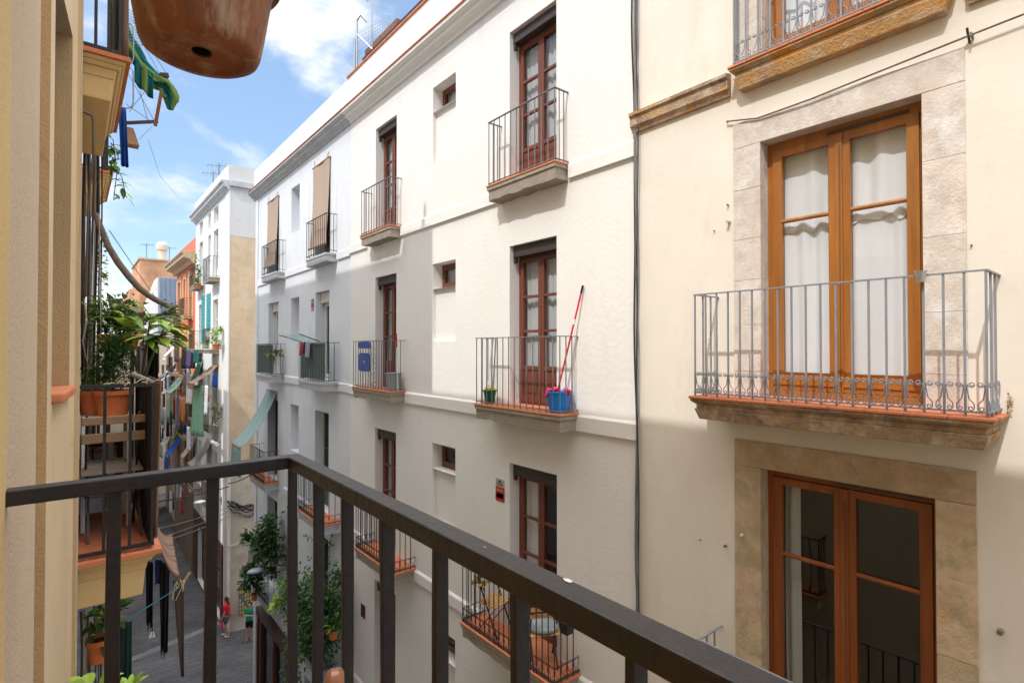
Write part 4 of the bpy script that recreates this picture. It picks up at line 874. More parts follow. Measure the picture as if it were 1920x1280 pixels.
m = MB(); leafmass(m, p0+V((.03, 0, .28)), (.09, .09, .2), 60, .085, .06, ('leaf_mid', 'leaf_dark', 'leaf_light'), 41); m.build('foliage', pt)
p0 = at(170, 1300, Y=3.6)
pt = plant_thing('leafy_plant', 'bright green leaves at the bottom left edge of the view', p0+V((0, 0, -.3))); m = MB(); r = random.Random(17)
for k in range(14): a = r.uniform(0, 6.28); broadleaf(m, p0+V((.02*math.cos(a), .03*math.sin(a), .0)), (math.cos(a), math.sin(a), r.uniform(.3, 1.4)), r.uniform(.09, .14), r.uniform(.05, .075), 'leaf_light', n=5, droop=.4, pet=.03)
m.build('foliage', pt); ms = MB(); ms.tube([p0+V((0, 0, -.3)), p0], .006, 'stem', n=5); ms.build('stem', pt)
p0 = at(243, 1296, Y=3.7)
pt = plant_thing('leafy_plant', 'spiky yellow green plant tip just right of the thick baluster at bottom left', p0+V((0, 0, -.3))); m = MB()
for k in range(16): a = r.uniform(0, 6.28); broadleaf(m, p0, (math.cos(a), math.sin(a), r.uniform(.3, 1.6)), r.uniform(.08, .13), .03, 'leaf_light', n=5, droop=.4, pet=.02)
m.build('foliage', pt); ms = MB(); ms.tube([p0+V((0, 0, -.3)), p0], .006, 'stem', n=5); ms.build('stem', pt)
# ------------------------------------------------------------------ far houses
def simple_win(par, X, y0, y1, z0, z1, m_='frame_white', curt=0, name='window', panes=2):
    f = MB(); fr = .07
    f.box(X, X+.05, y0, y0+fr, z0, z1, m_); f.box(X, X+.05, y1-fr, y1, z0, z1, m_); f.box(X, X+.05, y0+fr, y1-fr, z1-fr, z1, m_); f.box(X, X+.05, y0+fr, y1-fr, z0, z0+fr, m_); c = (y0+y1)/2
    f.box(X, X+.05, c-.035, c+.035, z0+fr, z1-fr, m_); d = f.build(name, par); p = MB(); p.face([(X+.03, y0+fr, z0+fr), (X+.03, y1-fr, z0+fr), (X+.03, y1-fr, z1-fr), (X+.03, y0+fr, z1-fr)], 'glass'); p.build('pane', d)
    if curt: q = MB(); curtain(q, X+.09, y0+.05, y1-.05, z0+.05, z1-.05, ph=y0); q.build('curtain', d, smooth=60)
    return d
XF = 5.25
fw = thing('apartment_building', 'white corner house across the side street with a bare tan side wall and turquoise shutters', 'building', (XF, 30, GZ))
WN = [(28.3, 29.4), (30.1, 30.75), (32.2, 33.2)]; FL = [5.1, 3.3, .0, -3.65, -7.2]
ops = []
for i, z in enumerate((3.32, -.02, -3.65, -7.2)):
    for j, (a, b) in enumerate(WN):
        ops.append((a, b, z if j != 1 else z+.9, z+2.35, .2, 'room'))
ops += [(a, b, 6.0, 6.75, .2, 'room') for a, b in WN]
ops += [(27.2, 29.6, GZ+.02, -9.4, .3, 'room'), (31, 33, GZ+.02, -9.4, .3, 'room')]
m = MB(); facade(m, XF, 26.0, 34.3, GZ, 7.25, ops, 'plaster_far_white', depth=10); m.build('wall', fw, origin=(XF, 30, GZ))
m = MB(); m.box(XF+.03, XF+9.9, 25.985, 25.999, -5.6, 4.92, 'plaster_tan'); m.build('side_wall_tan_render', fw)
m = MB(); m.box(XF+.03, XF+9.9, 25.98, 25.999, 4.925, 7.2, 'plaster_grey'); m.build('side_wall_grey_render', fw)
m = MB(); m.box(XF-.03, XF+.028, 25.97, 26.6, -5.6, 7.2, 'plaster_far_white'); m.build('corner_strip', fw)
# worn rounded base of the corner
m = MB(); n = 10
def base(u, v):
    a = math.pi/2*u; k = 1-.25*v; rr_ = .55
    return (XF+.5-rr_*math.cos(a)*1.0+(.0), 26.3-rr_*math.sin(a)*.75, GZ+v*6.7)
m.grid(base, 10, 8, 'plaster_old'); m.box(XF+.5, XF+9.9, 25.90, 26.0, GZ, -5.6, 'plaster_old'); m.build('rounded_base', fw, smooth=50)
m = MB(); m.box(XF-.02, XF+2.4, 25.86, 25.899, -8.6, -8.5, 'plaster_old'); m.build('base_moulding', fw)
m = MB()
pr = [(XF, 6.9), (XF-.06, 6.9), (XF-.1, 7.0), (XF-.25, 7.08), (XF-.25, 7.2), (XF-.33, 7.26), (XF-.33, 7.33), (XF, 7.33)]
m.ext(pr, 25.95, 34.4, 'slab_bluish'); m.box(XF, XF+10, 25.85, 25.95, 7.1, 7.33, 'slab_bluish'); m.build('cornice', fw)
m = MB(); m.box(XF-.05, XF+10, 25.95, 34.35, 7.335, 8.05, 'plaster_grey'); m.build('parapet', fw)
for z in (3.32, -.02, -3.65, -7.2):
    for j, (a, b) in enumerate(WN):
        if j == 0: joinery(fw, XF+.14, a, b, z+.02, z+2.35, 'frame_white', panes=2, panel=.5, curt=0)
        else: simple_win(fw, XF+.14, a, b, (z if j != 1 else z+.9)+.01, z+2.35)
for a, b in WN: simple_win(fw, XF+.14, a, b, 6.0, 6.75)
for z in (3.32, -.02, -3.65, -7.2):
    balcony(fw, XF-.42, XF, 27.9, 29.5, z, .22, 'slab_grey', None, 'iron_black', z+.95, sp=.14)
    balcony(fw, XF-.40, XF, 32.0, 33.5, z, .22, 'slab_grey', None, 'iron_black', z+.95, sp=.14)
for (a, b, z0, z1) in ((30.05, 30.8, .9, 2.75), (31.55, 32.15, .3, 2.75)):
    m = MB()
    for k in range(12): m.bar((XF-.02, a, z0+(z1-z0)*(k+.5)/12), (XF-.02, b, z0+(z1-z0)*(k+.5)/12), .04, (z1-z0)/12*.8, 'turquoise')
    m.box(XF-.045, XF-.004, a-.05, a, z0, z1, 'turquoise'); m.box(XF-.045, XF-.004, b, b+.05, z0, z1, 'turquoise'); m.build('shutter', fw)
joinery(fw, XF+.2, 27.2, 29.6, GZ+.02, -9.4, 'wood_dark', panes=2, panel=.8, curt=0); joinery(fw, XF+.2, 31, 33, GZ+.02, -9.4, 'wood_dark', panes=2, panel=.8, curt=0)

for a, b, z0, z1 in ((26.75, 27.19, GZ, -9.41), (29.61, 30.99, GZ, -9.41), (33.01, 34.25, GZ, -9.41), (26.75, 34.25, -9.40, -8.75)):
    m = MB(); m.box(XF-.05, XF-.002, a, b, z0, z1, 'wood_dark'); m.build('shop_panel', fw, bevel=.01)
rd = thing('apartment_building', 'red and peach painted house with a deep ochre cornice beyond the white corner house', 'building', (XF, 38, GZ))
ops = []; WR = [(35.2, 36.3), (37.6, 38.3), (39.6, 40.7)]
for z in (1.9, -1.5, -4.9, -8.2):
    for a, b in WR: ops.append((a, b, z, z+2.3, .2, 'room', 'plaster_peach'))
m = MB(); facade(m, XF, 34.302, 41.5, -2.6, 6.2, [o for o in ops if o[2] > -2.6], 'plaster_red'); m.build('wall', rd, origin=(XF, 38, -2.6))
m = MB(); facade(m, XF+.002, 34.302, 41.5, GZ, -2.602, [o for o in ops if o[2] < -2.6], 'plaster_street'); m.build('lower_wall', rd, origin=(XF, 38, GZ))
m = MB()
for z in (1.9, -1.5, -4.9):
    for a, b in WR:
        for c, d_ in ((a-.3, a-.02), (b+.02, b+.3)): m.box(XF-.04, XF-.002, c, d_, z-.3, z+2.6, 'plaster_peach')
        m.box(XF-.04, XF-.002, a-.02, b+.02, z+2.31, z+2.6, 'plaster_peach')
m.build('peach_trim', rd)
m = MB(); m.ext([(XF, 4.75), (XF-.15, 4.75), (XF-.25, 4.95), (XF-.6, 5.05), (XF-.6, 5.2), (XF-.7, 5.3), (XF-.7, 5.36), (XF, 5.4)], 34.32, 41.6, 'stone_warm'); m.build('cornice', rd)
for z in (1.9, -1.5, -4.9, -8.2):
    for a, b in WR: simple_win(rd, XF+.14, a, b, z+.01, z+2.29, 'wood_dark')
for z in (1.9, -1.5, -4.9):
    balcony(rd, XF-.45, XF, 35.0, 36.6, z, .22, 'stone_warm', None, 'iron_black', z+.95, sp=.14); balcony(rd, XF-.45, XF, 39.3, 41.0, z, .22, 'stone_warm', None, 'iron_black', z+.95, sp=.14)

pk = thing('apartment_building', 'low pinkish house at the bend of the street beyond the red one', 'building', (5.7, 46, GZ))
ops = [(a, a+1, z, z+2.1, .2, 'room') for a in (42.6, 45.2, 47.8) for z in (-2.2, -5.6, -9)]
m = MB(); facade(m, 5.7, 41.502, 50, GZ, 2.1, ops, 'plaster_pink'); m.build('wall', pk, origin=(5.7, 46, GZ))
for a in (42.6, 45.2, 47.8):
    for z in (-2.2, -5.6, -9): simple_win(pk, 5.84, a, a+1, z+.01, z+2.09, 'wood_dark')
    for z in (-2.2, -5.6): balcony(pk, 5.28, 5.7, a-.2, a+1.2, z, .2, 'slab_grey', None, 'iron_black', z+.95, sp=.16)

br = thing('brick_house', 'orange brick house with a stout round topped chimney closing the street', 'building', (6, 60, GZ))
m = MB(); prism(m, [(4.55, 58), (7.3, 58), (7.3, 66), (4.55, 66)], GZ, 7.95, 'brick_wall'); m.build('wall', br)
m = MB(); m.box(4.45, 7.4, 57.9, 66, 7.952, 8.1, 'stone_warm'); m.build('coping', br)
cx = at(304, 480, Y=60).x; m = MB(); m.lathe([(.36, 0), (.36, 1.1), (.46, 1.15), (.47, 1.55), (.43, 1.75), (.3, 1.86), (.02, 1.9)], (cx, 60, 8.1), 'plaster_old', n=20); m.build('chimney', br, smooth=40)
m = MB(); prism(m, [(7.3, 57.8), (8.3, 57.8), (8.3, 66), (7.3, 66)], GZ, 7.5, 'plaster_grey'); m.build('rear_wing', br)
m = MB(); prism(m, [(3.8, 57.5), (4.55, 57.5), (4.55, 66), (3.8, 66)], GZ, 5.2, 'brick_wall'); m.build('low_wing', br)
bl = thing('roof_extension', 'rooftop extension clad in blue corrugated sheet in front of the brick house', 'building', (6.1, 54, GZ))
m = MB(); xs0, xs1 = at(297, 600, Y=54).x, at(333, 600, Y=54).x; n = 60; z0, z1 = .6, 6.0
vs = []; 
for i in range(n+1):
    x = xs0+(xs1-xs0)*i/n; y = 54+.05*(1 if (i % 4) < 2 else -1); vs += [(x, y, z0), (x, y, z1)]
m.raw(vs, [(2*i, 2*i+2, 2*i+3, 2*i+1) for i in range(n) if (i % 4) < 2], 'corrugated'); m.raw(vs, [(2*i, 2*i+2, 2*i+3, 2*i+1) for i in range(n) if (i % 4) >= 2], 'corrugated_pale'); m.face([(xs0, 54.06, z1), (xs1, 54.06, z1), (xs1, 57, z1), (xs0, 57, z1)], 'corrugated'); m.build('corrugated_wall', bl)
m = MB(); m.raw([(xs0-.75, 54.1, z0-6), (xs0-.02, 54.1, z0-6), (xs0-.02, 54.1, z1), (xs0-.75, 54.1, z1-2.2), (xs0-.75, 57, z0-6), (xs0-.02, 57, z0-6), (xs0-.02, 57, z1), (xs0-.75, 57, z1-2.2)], [(0, 1, 2, 3), (7, 6, 5, 4), (0, 4, 5, 1), (1, 5, 6, 2), (2, 6, 7, 3), (3, 7, 4, 0)], 'plaster_far_white'); m.build('gable_wall', bl)
m = MB(); m.box(xs0, xs1, 54.1, 57, GZ, .598, 'plaster_old'); m.build('lower_wall', bl)
lw = thing('apartment_building', 'sunlit pale house with washing at the far left end of the street', 'building', (4.2, 48, GZ))
ops = []
m = MB(); prism(m, [(-6, 47.2), (4.95, 47.2), (5.1, 53), (-6, 53)], GZ, 1.0, 'plaster_old'); m.build('wall', lw)
for x in (3.6, 4.35):
    for z in (-1.8, -5.2, -8.6):
        f = MB(); f.box(x, x+.5, 47.15, 47.19, z, z+1.9, 'interior'); f.box(x-.06, x, 47.13, 47.199, z, z+1.9, 'wood_dark'); f.box(x+.5, x+.56, 47.13, 47.199, z, z+1.9, 'wood_dark'); f.box(x-.06, x+.56, 47.13, 47.199, z+1.9, z+1.97, 'wood_dark'); f.build('window', lw)
lr = thing('apartment_building', 'long row house on the left side of the street beyond the narrow gap', 'building', (0, 35, GZ))
m = MB(); prism(m, [(.03, 25.85), (.03, 47.19), (-9, 47.19), (-9, 23.25)], GZ, 5.2, 'plaster_plain'); m.build('wall', lr)

# ------------------------------------------------------------------ awnings
awning(18.55, 19.78, D, -1.42, 4.10, -3.12, .95, 'cloth_awnteal', 'cloth_awnteal2', 'large teal striped awning curving out over the corner balcony of the bluish white house', nst=24, sag=.30)
awning(28.0, 29.3, XF, -.75, 4.2, -1.6, .25, 'cloth_awnbrown', None, 'dusty brown awning on the white corner house above the mint cloth', sag=.2)
awning(36.0, 37.2, XF, -1.2, 4.27, -2.55, 1.7, 'cloth_greenlt', 'cloth_mint', 'pale green awning with a long flap on the red house', sag=.3, nst=10)
awning(38.4, 39.6, XF, -1.55, 4.2, -2.75, 1.9, 'cloth_awnteal', None, 'faded grey green awning farthest along the red house', sag=.3)
awning(36.0, 37.4, XF, -4.4, 4.2, -6.15, 1.2, 'cloth_blue', None, 'bright blue tarpaulin awning low on the red house', sag=.2)
awning(33.4, 34.4, XF, -4.7, 4.6, -5.85, .6, 'cloth_beige', None, 'beige awning beside the bright blue one', sag=.2)
awning(42.6, 44.0, 5.7, -4.9, 4.2, -6.2, .3, 'cloth_awnteal', None, 'small grey teal awning low on the pinkish house', sag=.2)
awning(42.6, 43.8, 5.7, -1.2, 4.35, -2.3, .3, 'cloth_sky', None, 'pale blue awning high on the pinkish house', sag=.2)
awning(31.8, 33.2, XF, -.6, 4.6, -2.2, .2, 'cloth_green', None, 'mid green awning between the brown and the pale green ones', sag=.2)
awning(40, 41.2, XF, .6, 4.5, -.5, .3, 'cloth_white', None, 'white awning high on the red house', sag=.2)
# far washing
hung(at(363, 722, X=4.4), at(381, 722, X=4.6), 2.35, 'cloth_mint', 'long mint green cloth hanging on the white corner house', folds=3, amp=.06, taper=-.25)
hung(at(384, 722, X=4.55), at(390, 722, X=4.6), 1.3, 'cloth_white', 'narrow white cloth beside the long mint green one', folds=1, amp=.04)
hung(at(350, 722, X=4.3), at(361, 722, X=4.4), .9, 'cloth_white', 'white shirt hanging left of the long mint green cloth', folds=2, amp=.05)
LND = [(289, 700, 80, 'cloth_white', 'white sheet'), (296, 705, 40, 'cloth_pink', 'crimson cloth'), (330, 742, 60, 'cloth_lilac', 'lilac sheet'), (337, 745, 45, 'cloth_orange', 'orange towel'), (341, 650, 40, 'cloth_black', 'black garment'), (350, 655, 35, 'cloth_purple', 'dark purple garment'),
       (358, 660, 30, 'cloth_black', 'short black garment'), (364, 655, 25, 'cloth_teal', 'teal garment'), (344, 700, 40, 'cloth_brown', 'brown blanket'), (325, 748, 40, 'cloth_red', 'small red cloth'), (399, 700, 25, 'cloth_blue', 'small blue garment'), (320, 705, 30, 'cloth_green', 'green cloth'), (300, 735, 28, 'cloth_red', 'tiny red cloth'), (306, 770, 40, 'cloth_white', 'tiny white cloth'), (292, 760, 22, 'cloth_orange', 'tiny orange cloth')]
for (px, py, h, mt, nm) in LND:
    X = 4.5 if px > 340 else 4.75; a, b = at(px, py, X=X), at(px+9, py, X=X)
    if px < 330: a, b = at(px, py, Y=45.5), at(px+10, py, Y=45.5)
    sc_ = abs(a.dot(FW))/FPX
    hung(a, b, h*sc_, mt, nm+' drying '+('at the far end of the street' if px < 330 else 'on the balconies of the red house' if px < 370 else 'on the white corner house'), folds=2, amp=.04, group='washing hung along the street')
CL = [('white', 'white'), ('navy', 'navy'), ('red', 'red'), ('beige', 'beige'), ('sky', 'pale blue'), ('black', 'black'), ('lilac', 'lilac'), ('brown', 'brown'), ('green', 'green'), ('orange', 'orange')]
r = random.Random(77)
for (yy, z, xx, where) in ((38.5, -1.7, 4.5, 'the upper balcony line of the red house'), (40.3, -5.0, 4.45, 'the lower balcony line of the red house'), (44.5, -2.3, 4.7, 'the upper line of the pinkish house'), (46.5, -5.6, 4.75, 'the lower line of the pinkish house'), (29.5, -3.9, 4.5, 'the second balcony line of the white corner house'), (33.0, -7.4, 4.55, 'the lowest balcony line of the white corner house'), (36.2, -8.3, 4.5, 'a low line under the blue tarpaulin'), (31.2, -1.1, 4.55, 'the line beside the mid green awning'), (35.3, -4.0, 4.35, 'the line just above the blue tarpaulin'), (41.8, -3.9, 4.6, 'the line between the red and the pinkish house'), (43.0, -7.5, 4.55, 'the lowest line of the pinkish house')):
    ks = r.sample(range(len(CL)), 4)
    for q_, k in enumerate(ks):
        y = yy+q_*.55; wd = r.uniform(.3, .5); hung((xx, y, z+r.uniform(-.05, .05)), (xx+r.uniform(-.1, .1), y+wd, z), r.uniform(.5, 1.3), 'cloth_'+CL[k][0], CL[k][1]+' garment on '+where, folds=2, amp=.04, name='garment', cat='clothes', group='washing hung along the street')
    wire([(xx, yy-.3, z+.02), (xx, yy+2.4, z+.02)], .012, 'cable_grey', 'clothes line on '+where, sag=.04, name='clothes_line', group='washing hung along the street')
awning(39.2, 40.6, XF, -4.9, 4.3, -6.0, .8, 'cloth_greenlt', 'cloth_awnteal', 'green and grey striped awning beyond the bright blue tarpaulin', sag=.25, nst=12)
awning(45.0, 46.4, 5.7, -1.0, 4.6, -2.2, .6, 'cloth_grey', None, 'grey awning on the upper floor of the pinkish house', sag=.25)
awning(29.4, 30.6, XF, -4.5, 4.4, -5.6, .4, 'cloth_grey', None, 'slack grey awning low on the white corner house', sag=.3)
# planters on the far balconies
def bush(name, label, c, rad, n, L, seed, pot=None, mats=('leaf_mid', 'leaf_dark', 'leaf_light'), cat='plant', group=None, clumps=7):
    c = V(c); t = thing(name, label, cat, c-V((0, 0, rad[2]+(.2 if pot else .1))), group)
    f = MB(); leafmass(f, c, rad, n, L, L*.5, mats, seed, clumps=clumps); f.build('foliage', t)
    s = MB(); s.tube([c-V((0, 0, rad[2]+(.08 if rad[2] > .06 else .01))), c], min(.015, rad[2]*.06), 'stem', n=5); s.build('stem', t)
    if pot: p = MB(); potmesh(p, c-V((0, 0, rad[2]+.2)), pot*.75, pot, pot*1.5, 'terracotta_pot'); p.build('pot', t, smooth=40)
    return t
bush('potted_plant', 'green potted plant on the first balcony of the white corner house', at(405, 632, X=4.95), (.2, .3, .35), 160, .16, 51, .16, mats=('leaf_light', 'leaf_mid', 'leaf_light'))
bush('potted_plant', 'yellow green plant at the left end of the same balcony', at(389, 640, X=4.95), (.18, .2, .25), 90, .14, 52, None, mats=('leaf_light', 'leaf_light', 'leaf_mid'))
bush('potted_plant', 'leafy plant behind the rail of the high balcony beside the red house', at(372, 512, X=4.98), (.15, .3, .55), 160, .16, 53, .14)
bush('potted_plant', 'dark bush on a low balcony behind the blue tarpaulin', at(335, 812, X=4.9), (.3, .5, .35), 140, .2, 54)
bush('hanging_plant', 'small orange hanging pot with brown stems on the white corner house', at(387, 735, X=4.7), (.12, .12, .25), 40, .12, 55, .14, mats=('leaf_dry', 'leaf_dark', 'leaf_dry'))
bush('potted_plant', 'brown dry plant on the second balcony of the white corner house', at(402, 765, X=4.95), (.2, .35, .3), 120, .13, 56, None, mats=('leaf_dry', 'leaf_dark', 'leaf_mid'))

# ------------------------------------------------------------------ planted corner of the bluish house, shop front, lamps
bush('tall_shrub', 'tall dark green shrub growing on the low corner balcony of the bluish white house', at(508, 1015, X=4.80), (.4, .6, .8), 950, .17, 61, clumps=14, mats=('leaf_dark', 'leaf_dark', 'leaf_mid'))
bush('palm_like_plant', 'feathery green plant spilling over the left of the corner balcony', at(478, 1025, X=4.45), (.35, .4, .35), 420, .2, 62, clumps=10, mats=('leaf_dark', 'leaf_dark', 'leaf_mid'))
bush('trailing_plant', 'bushy greenery below the grey street lamp at the corner balcony', at(480, 1090, X=4.5), (.35, .6, .45), 650, .17, 63, clumps=10, mats=('leaf_dark', 'leaf_dark', 'leaf_mid'))
bush('trailing_plant', 'yellowish green tuft at the right of the corner balcony', at(530, 1115, X=4.6), (.25, .3, .25), 120, .2, 64, None, mats=('leaf_light', 'leaf_mid', 'leaf_light'))
bush('large_bush', 'big dense green bush filling the low balcony behind the balusters', at(572, 1150, X=4.6), (.5, 1.1, .95), 3600, .125, 65, clumps=40, mats=('leaf_dark', 'leaf_mid', 'leaf_dark'))
bush('large_bush', 'darker lower bush at the right end of the low planted balcony', at(615, 1150, X=4.7), (.35, .6, .75), 1500, .125, 66, clumps=12, mats=('leaf_dark', 'leaf_dark', 'leaf_mid'))
p0 = at(625, 1196, X=4.62); t = thing('orange_pot', 'small orange pot hanging outside the low planted balcony', 'flower pot', p0); m = MB(); potmesh(m, p0, .085, .12, .2, 'terracotta_pot'); m.build('pot', t, smooth=40); m = MB(); leafmass(m, p0+V((0, 0, .3)), (.15, .15, .12), 60, .18, .05, seed=67); m.build('foliage', t)
p0 = at(477, 1125, X=4.5); t = thing('orange_pot', 'small red orange pot under the corner balcony greenery', 'flower pot', p0); m = MB(); potmesh(m, p0, .07, .1, .22, 'terracotta_pot'); m.build('pot', t, smooth=40)
t = thing('climbing_vine', 'thin creeper with sparse leaves on the wall above the big green bush', 'plant', at(610, 1040, X=5.15)); m = MB(); ms = MB(); r = random.Random(70)
for a, b in (((568, 1003), (600, 1015)), ((600, 1015), (625, 1020)), ((622, 1000), (612, 1090)), ((605, 1030), (618, 1095)), ((632, 1070), (640, 1100))):
    A_, B2 = at(*a, X=5.13), at(*b, X=5.13); ms.tube([A_, B2], .008, 'stem', n=4)
    for i in range(9): q = A_+(B2-A_)*(i/8); m.leaf(q, (-.6, r.gauss(0, 1), r.gauss(0, .8)), (0, 0, 1), .12, .07, r.choice(('leaf_dark', 'leaf_mid')))
ms.build('stem', t); m.build('foliage', t)
# wooden shop front
sf = thing('shop_front', 'dark brown wooden shop front projecting at street level under the corner balcony', 'shop front', (4.7, 19, GZ))
zt = -8.9; y0, y1 = 16.6, 20.1
m = MB(); m.box(4.96, 5.19, y0, y1, zt-.25, zt, 'wood_dark'); m.build('fascia', sf, bevel=.01)
for y in (y0, 18.0, 19.5, y1-.22):
    m = MB(); m.box(4.99, 5.10, y, y+.22, GZ, zt-.252, 'wood_dark'); m.box(4.975, 4.989, y+.04, y+.18, GZ+.5, zt-.5, 'wood_brown'); m.build('post', sf, bevel=.01)
for a, b in ((y0+.222, 17.998), (18.222, 19.498), (19.722, y1-.222)):
    m = MB(); m.box(5.06, 5.1, a, b, GZ, GZ+.6, 'wood_dark'); m.build('stall_riser', sf); p = MB(); p.face([(5.08, a, GZ+.6), (5.08, b, GZ+.6), (5.08, b, zt-.26), (5.08, a, zt-.26)], 'glass_dark'); p.box(5.15, 5.18, a, b, GZ, zt-.26, 'interior'); p.build('shop_window', sf)
def street_lamp(base, head, label, body):
    t = thing('street_lamp', label, 'street lamp', base); b, h = V(base), V(head)
    m = MB(); m.tube([b, (b+h)/2+V((0, 0, .10)), h+V((.15, 0, .06))], .025, 'iron_mid', n=7); m.box(b.x-.01, b.x+.03, b.y-.06, b.y+.06, b.z-.2, b.z+.15, 'iron_mid'); m.build('arm', t, smooth=50)
    m = MB(); prof = []; n = 10
    def fn(u, v):
        a = 6.283*u; s = math.sin(math.pi*v); return (h.x+.15-.52*v, h.y+.15*s**.6*math.cos(a), h.z+.09*s**.6*math.sin(a)*(1 if math.sin(a) > 0 else .7))
    m.grid(fn, 16, 10, body); m.build('lamp_head', t, smooth=60)
h = at(487, 1068, X=4.42); street_lamp((D-.02, h.y-.1, h.z-.03), h, 'grey oval street lamp on a short arm above the planted corner balcony', 'lamp_glass')
h = at(380, 940, X=4.5); street_lamp((XF-.02, h.y, h.z-.05), h, 'pale oval street lamp on the dark lower wall of the white corner house', 'lamp_white')
a, b = at(394, 826, X=5.0), at(407, 833, X=4.75); m = MB(); m.tube([V((XF, a.y, a.z)), a], .02, 'iron_mid'); m.tube([a, b], .085, 'lamp_white', n=12); tag(m.build('tube_lamp', smooth=50), 'white tubular wall lamp on the white corner house', 'wall lamp')
# notice board with a yellow grid on the corner base
nbd = thing('notice_board', 'green framed board with a grid of yellow cells on the corner wall behind the people', 'notice board', at(458, 1145, Y=25.88))
a = at(448, 1098, Y=25.86); b = at(472, 1146, Y=25.86); x0, x1, z1, z0 = a.x, b.x, a.z, b.z
m = MB(); m.box(x0, x1, 25.84, 25.899, z0, z1, 'green_screen'); m.build('board', nbd)
for i in range(5):
    for j in range(7):
        if (i+j) % 5 == 4: continue
        m = MB(); w_, h_ = (x1-x0)/5, (z1-z0)/7; m.box(x0+w_*(i+.15), x0+w_*(i+.85), 25.825, 25.839, z0+h_*(j+.15), z0+h_*(j+.85), 'plaster_ochre' if (i*3+j) % 4 else 'plastic_yellow'); m.build('cell', nbd)
# bundle of cables on the corner and wires across the street
t = thing('cable_bundle', 'tangled black cable bundle looped on the corner of the white house', 'cable', at(450, 955, Y=25.8)); r = random.Random(90)
for k in range(9):
    m = MB(); o1, o2, o3, ph = r.uniform(-8, 6), r.uniform(4, 22), r.uniform(-6, 8), r.uniform(-4, 4)
    P = [at(426+70*i/16, 945+o1*(1-i/16)+o3*i/16+o2*math.sin(math.pi*i/16)+2*math.sin(i*.9+ph), Y=25.79+.012*k) for i in range(17)]; m.tube(P, .02, r.choice(('cable_black', 'cable_grey', 'cable_black')), n=5); m.build('cable', t, smooth=60)
for k, (a, b, lb) in enumerate((((262, 937), (428, 912), 'uppermost thick dark wire crossing the street to the white corner house'), ((290, 985), (428, 950), 'second wire crossing the street below the thick dark one'), ((300, 1000), (428, 958), 'third wire crossing the street, close under the second'), ((310, 1005), (428, 968), 'lowest thin wire crossing the street'))):
    A_ = at(*a, Y=16); B2 = at(*b, Y=25.75); A2 = A_+(A_-B2)*((A_.x-.03)/(B2.x-A_.x)); wire([A2, B2], .022 if k == 0 else .014, 'cable_grey' if k else 'cable_black', lb, sag=.12, name='wire', group='wires across the street')
wire([at(428, 906, X=5.2), at(470, 890, X=4.72)], .02, 'cable_black', 'dark wire from the corner bundle up to the balcony of the bluish house', sag=.05, name='wire')

# ------------------------------------------------------------------ roof: antennas and mesh fence
rf = thing('roof_fence', 'blue grey steel posts and wire mesh on the roof terrace of the middle house', 'fence', (D+.1, 12.2, 6.56))
def onroof(px, py, Y): return at(px, py, Y=Y)
yR = 12.25; base = V((D, yR, 6.56))
for dx, h in ((0, 1.32), (-.07, .85)):
    m = MB(); m.tube([base+V((dx*.4, dx*-1.0, 0)), base+V((dx*.4, dx*-1.0, h))], .03, 'galvanised', n=8); m.build('post', rf, smooth=50)
m = MB(); m.tube([base+V((0, 0, .95)), base+V((0, -1.1, .0))], .016, 'galvanised', n=6); m.build('brace', rf)
m = MB()
for k in range(15):
    y = yR-.12*k-.05; hh_ = .95-.028*k; m.tube([(D, y, 6.6), (D, y-.0, 6.6+hh_)], .0022, 'cable_grey', n=3)
for k in range(9): m.tube([(D, yR, 6.62+.11*k), (D, yR-1.75, 6.62+.11*k*.55)], .0022, 'cable_grey', n=3)
m.build('wire_mesh', rf)
m = MB(); m.tube([base+V((0, 0, 1.25)), base+V((0, -.2, 1.3)), base+V((.02, -.5, 1.0))], .012, 'cable_black', n=5); m.build('cable', rf, smooth=60)
m = MB(); prism(m, [(D+.25, 10.7), (D+2.2, 10.7), (D+2.2, 12.35), (D+.25, 12.35)], 5.63, 7.25, 'brick_dark', 'brick_dark'); tag(m.build('stair_hut'), 'low dark brick hut on the roof terrace behind the mesh fence', 'roof hut')
an = thing('tv_antenna', 'thin grey television antenna with many rods on the middle house roof', 'antenna', (D+.02, 11.45, 6.56))
m = MB(); m.tube([(D+.02, 11.45, 6.4), (D+.02, 11.45, 9.2)], .018, 'galvanised', n=6); m.build('mast', an)
m = MB()
for k in range(9): y = 11.7-.09*k; m.tube([(D-.28, y, 8.05), (D+.3, y, 8.05)], .005, 'galvanised', n=4)
m.tube([(D+.02, 11.75, 8.05), (D+.02, 10.9, 8.05)], .01, 'galvanised', n=5); m.build('rod_array', an)
m = MB()
for k, (dz, dx) in enumerate(((0, -.1), (.0, .1), (-.12, 0))): m.tube([(D+.02+dx*.2, 11.2, 7.9+.1*k), (D+dx, 9.95, 7.62+dz)], .007, 'iron_black', n=4)
m.box(D-.14, D+.14, 9.9, 9.93, 7.45, 7.68, 'plaster_ochre'); m.build('side_array', an)
def antenna(p, h, label):
    t = thing('tv_antenna', label, 'antenna', p, 'antennas on the far roofs'); p = V(p); m = MB(); m.tube([p, p+V((0, 0, h))], .03, 'iron_mid', n=5); m.build('mast', t)
    m = MB(); m.tube([p+V((-.5, .3, h-.1)), p+V((.6, -.3, h-.1))], .02, 'iron_mid', n=4)
    for k in range(6): q = p+V((-.45+.18*k, .27-.1*k, h-.1)); m.tube([q-V((.05, .12, .18)), q+V((.05, .12, .18))], .012, 'iron_mid', n=4)
    m.build('rod_array', t)
antenna((XF+.6, 33, 8.05), 1.6, 'antenna on the roof of the white corner house near the red house'); antenna((XF+.4, 30.4, 8.05), 1.3, 'antenna on the parapet of the white corner house nearer the viewer')
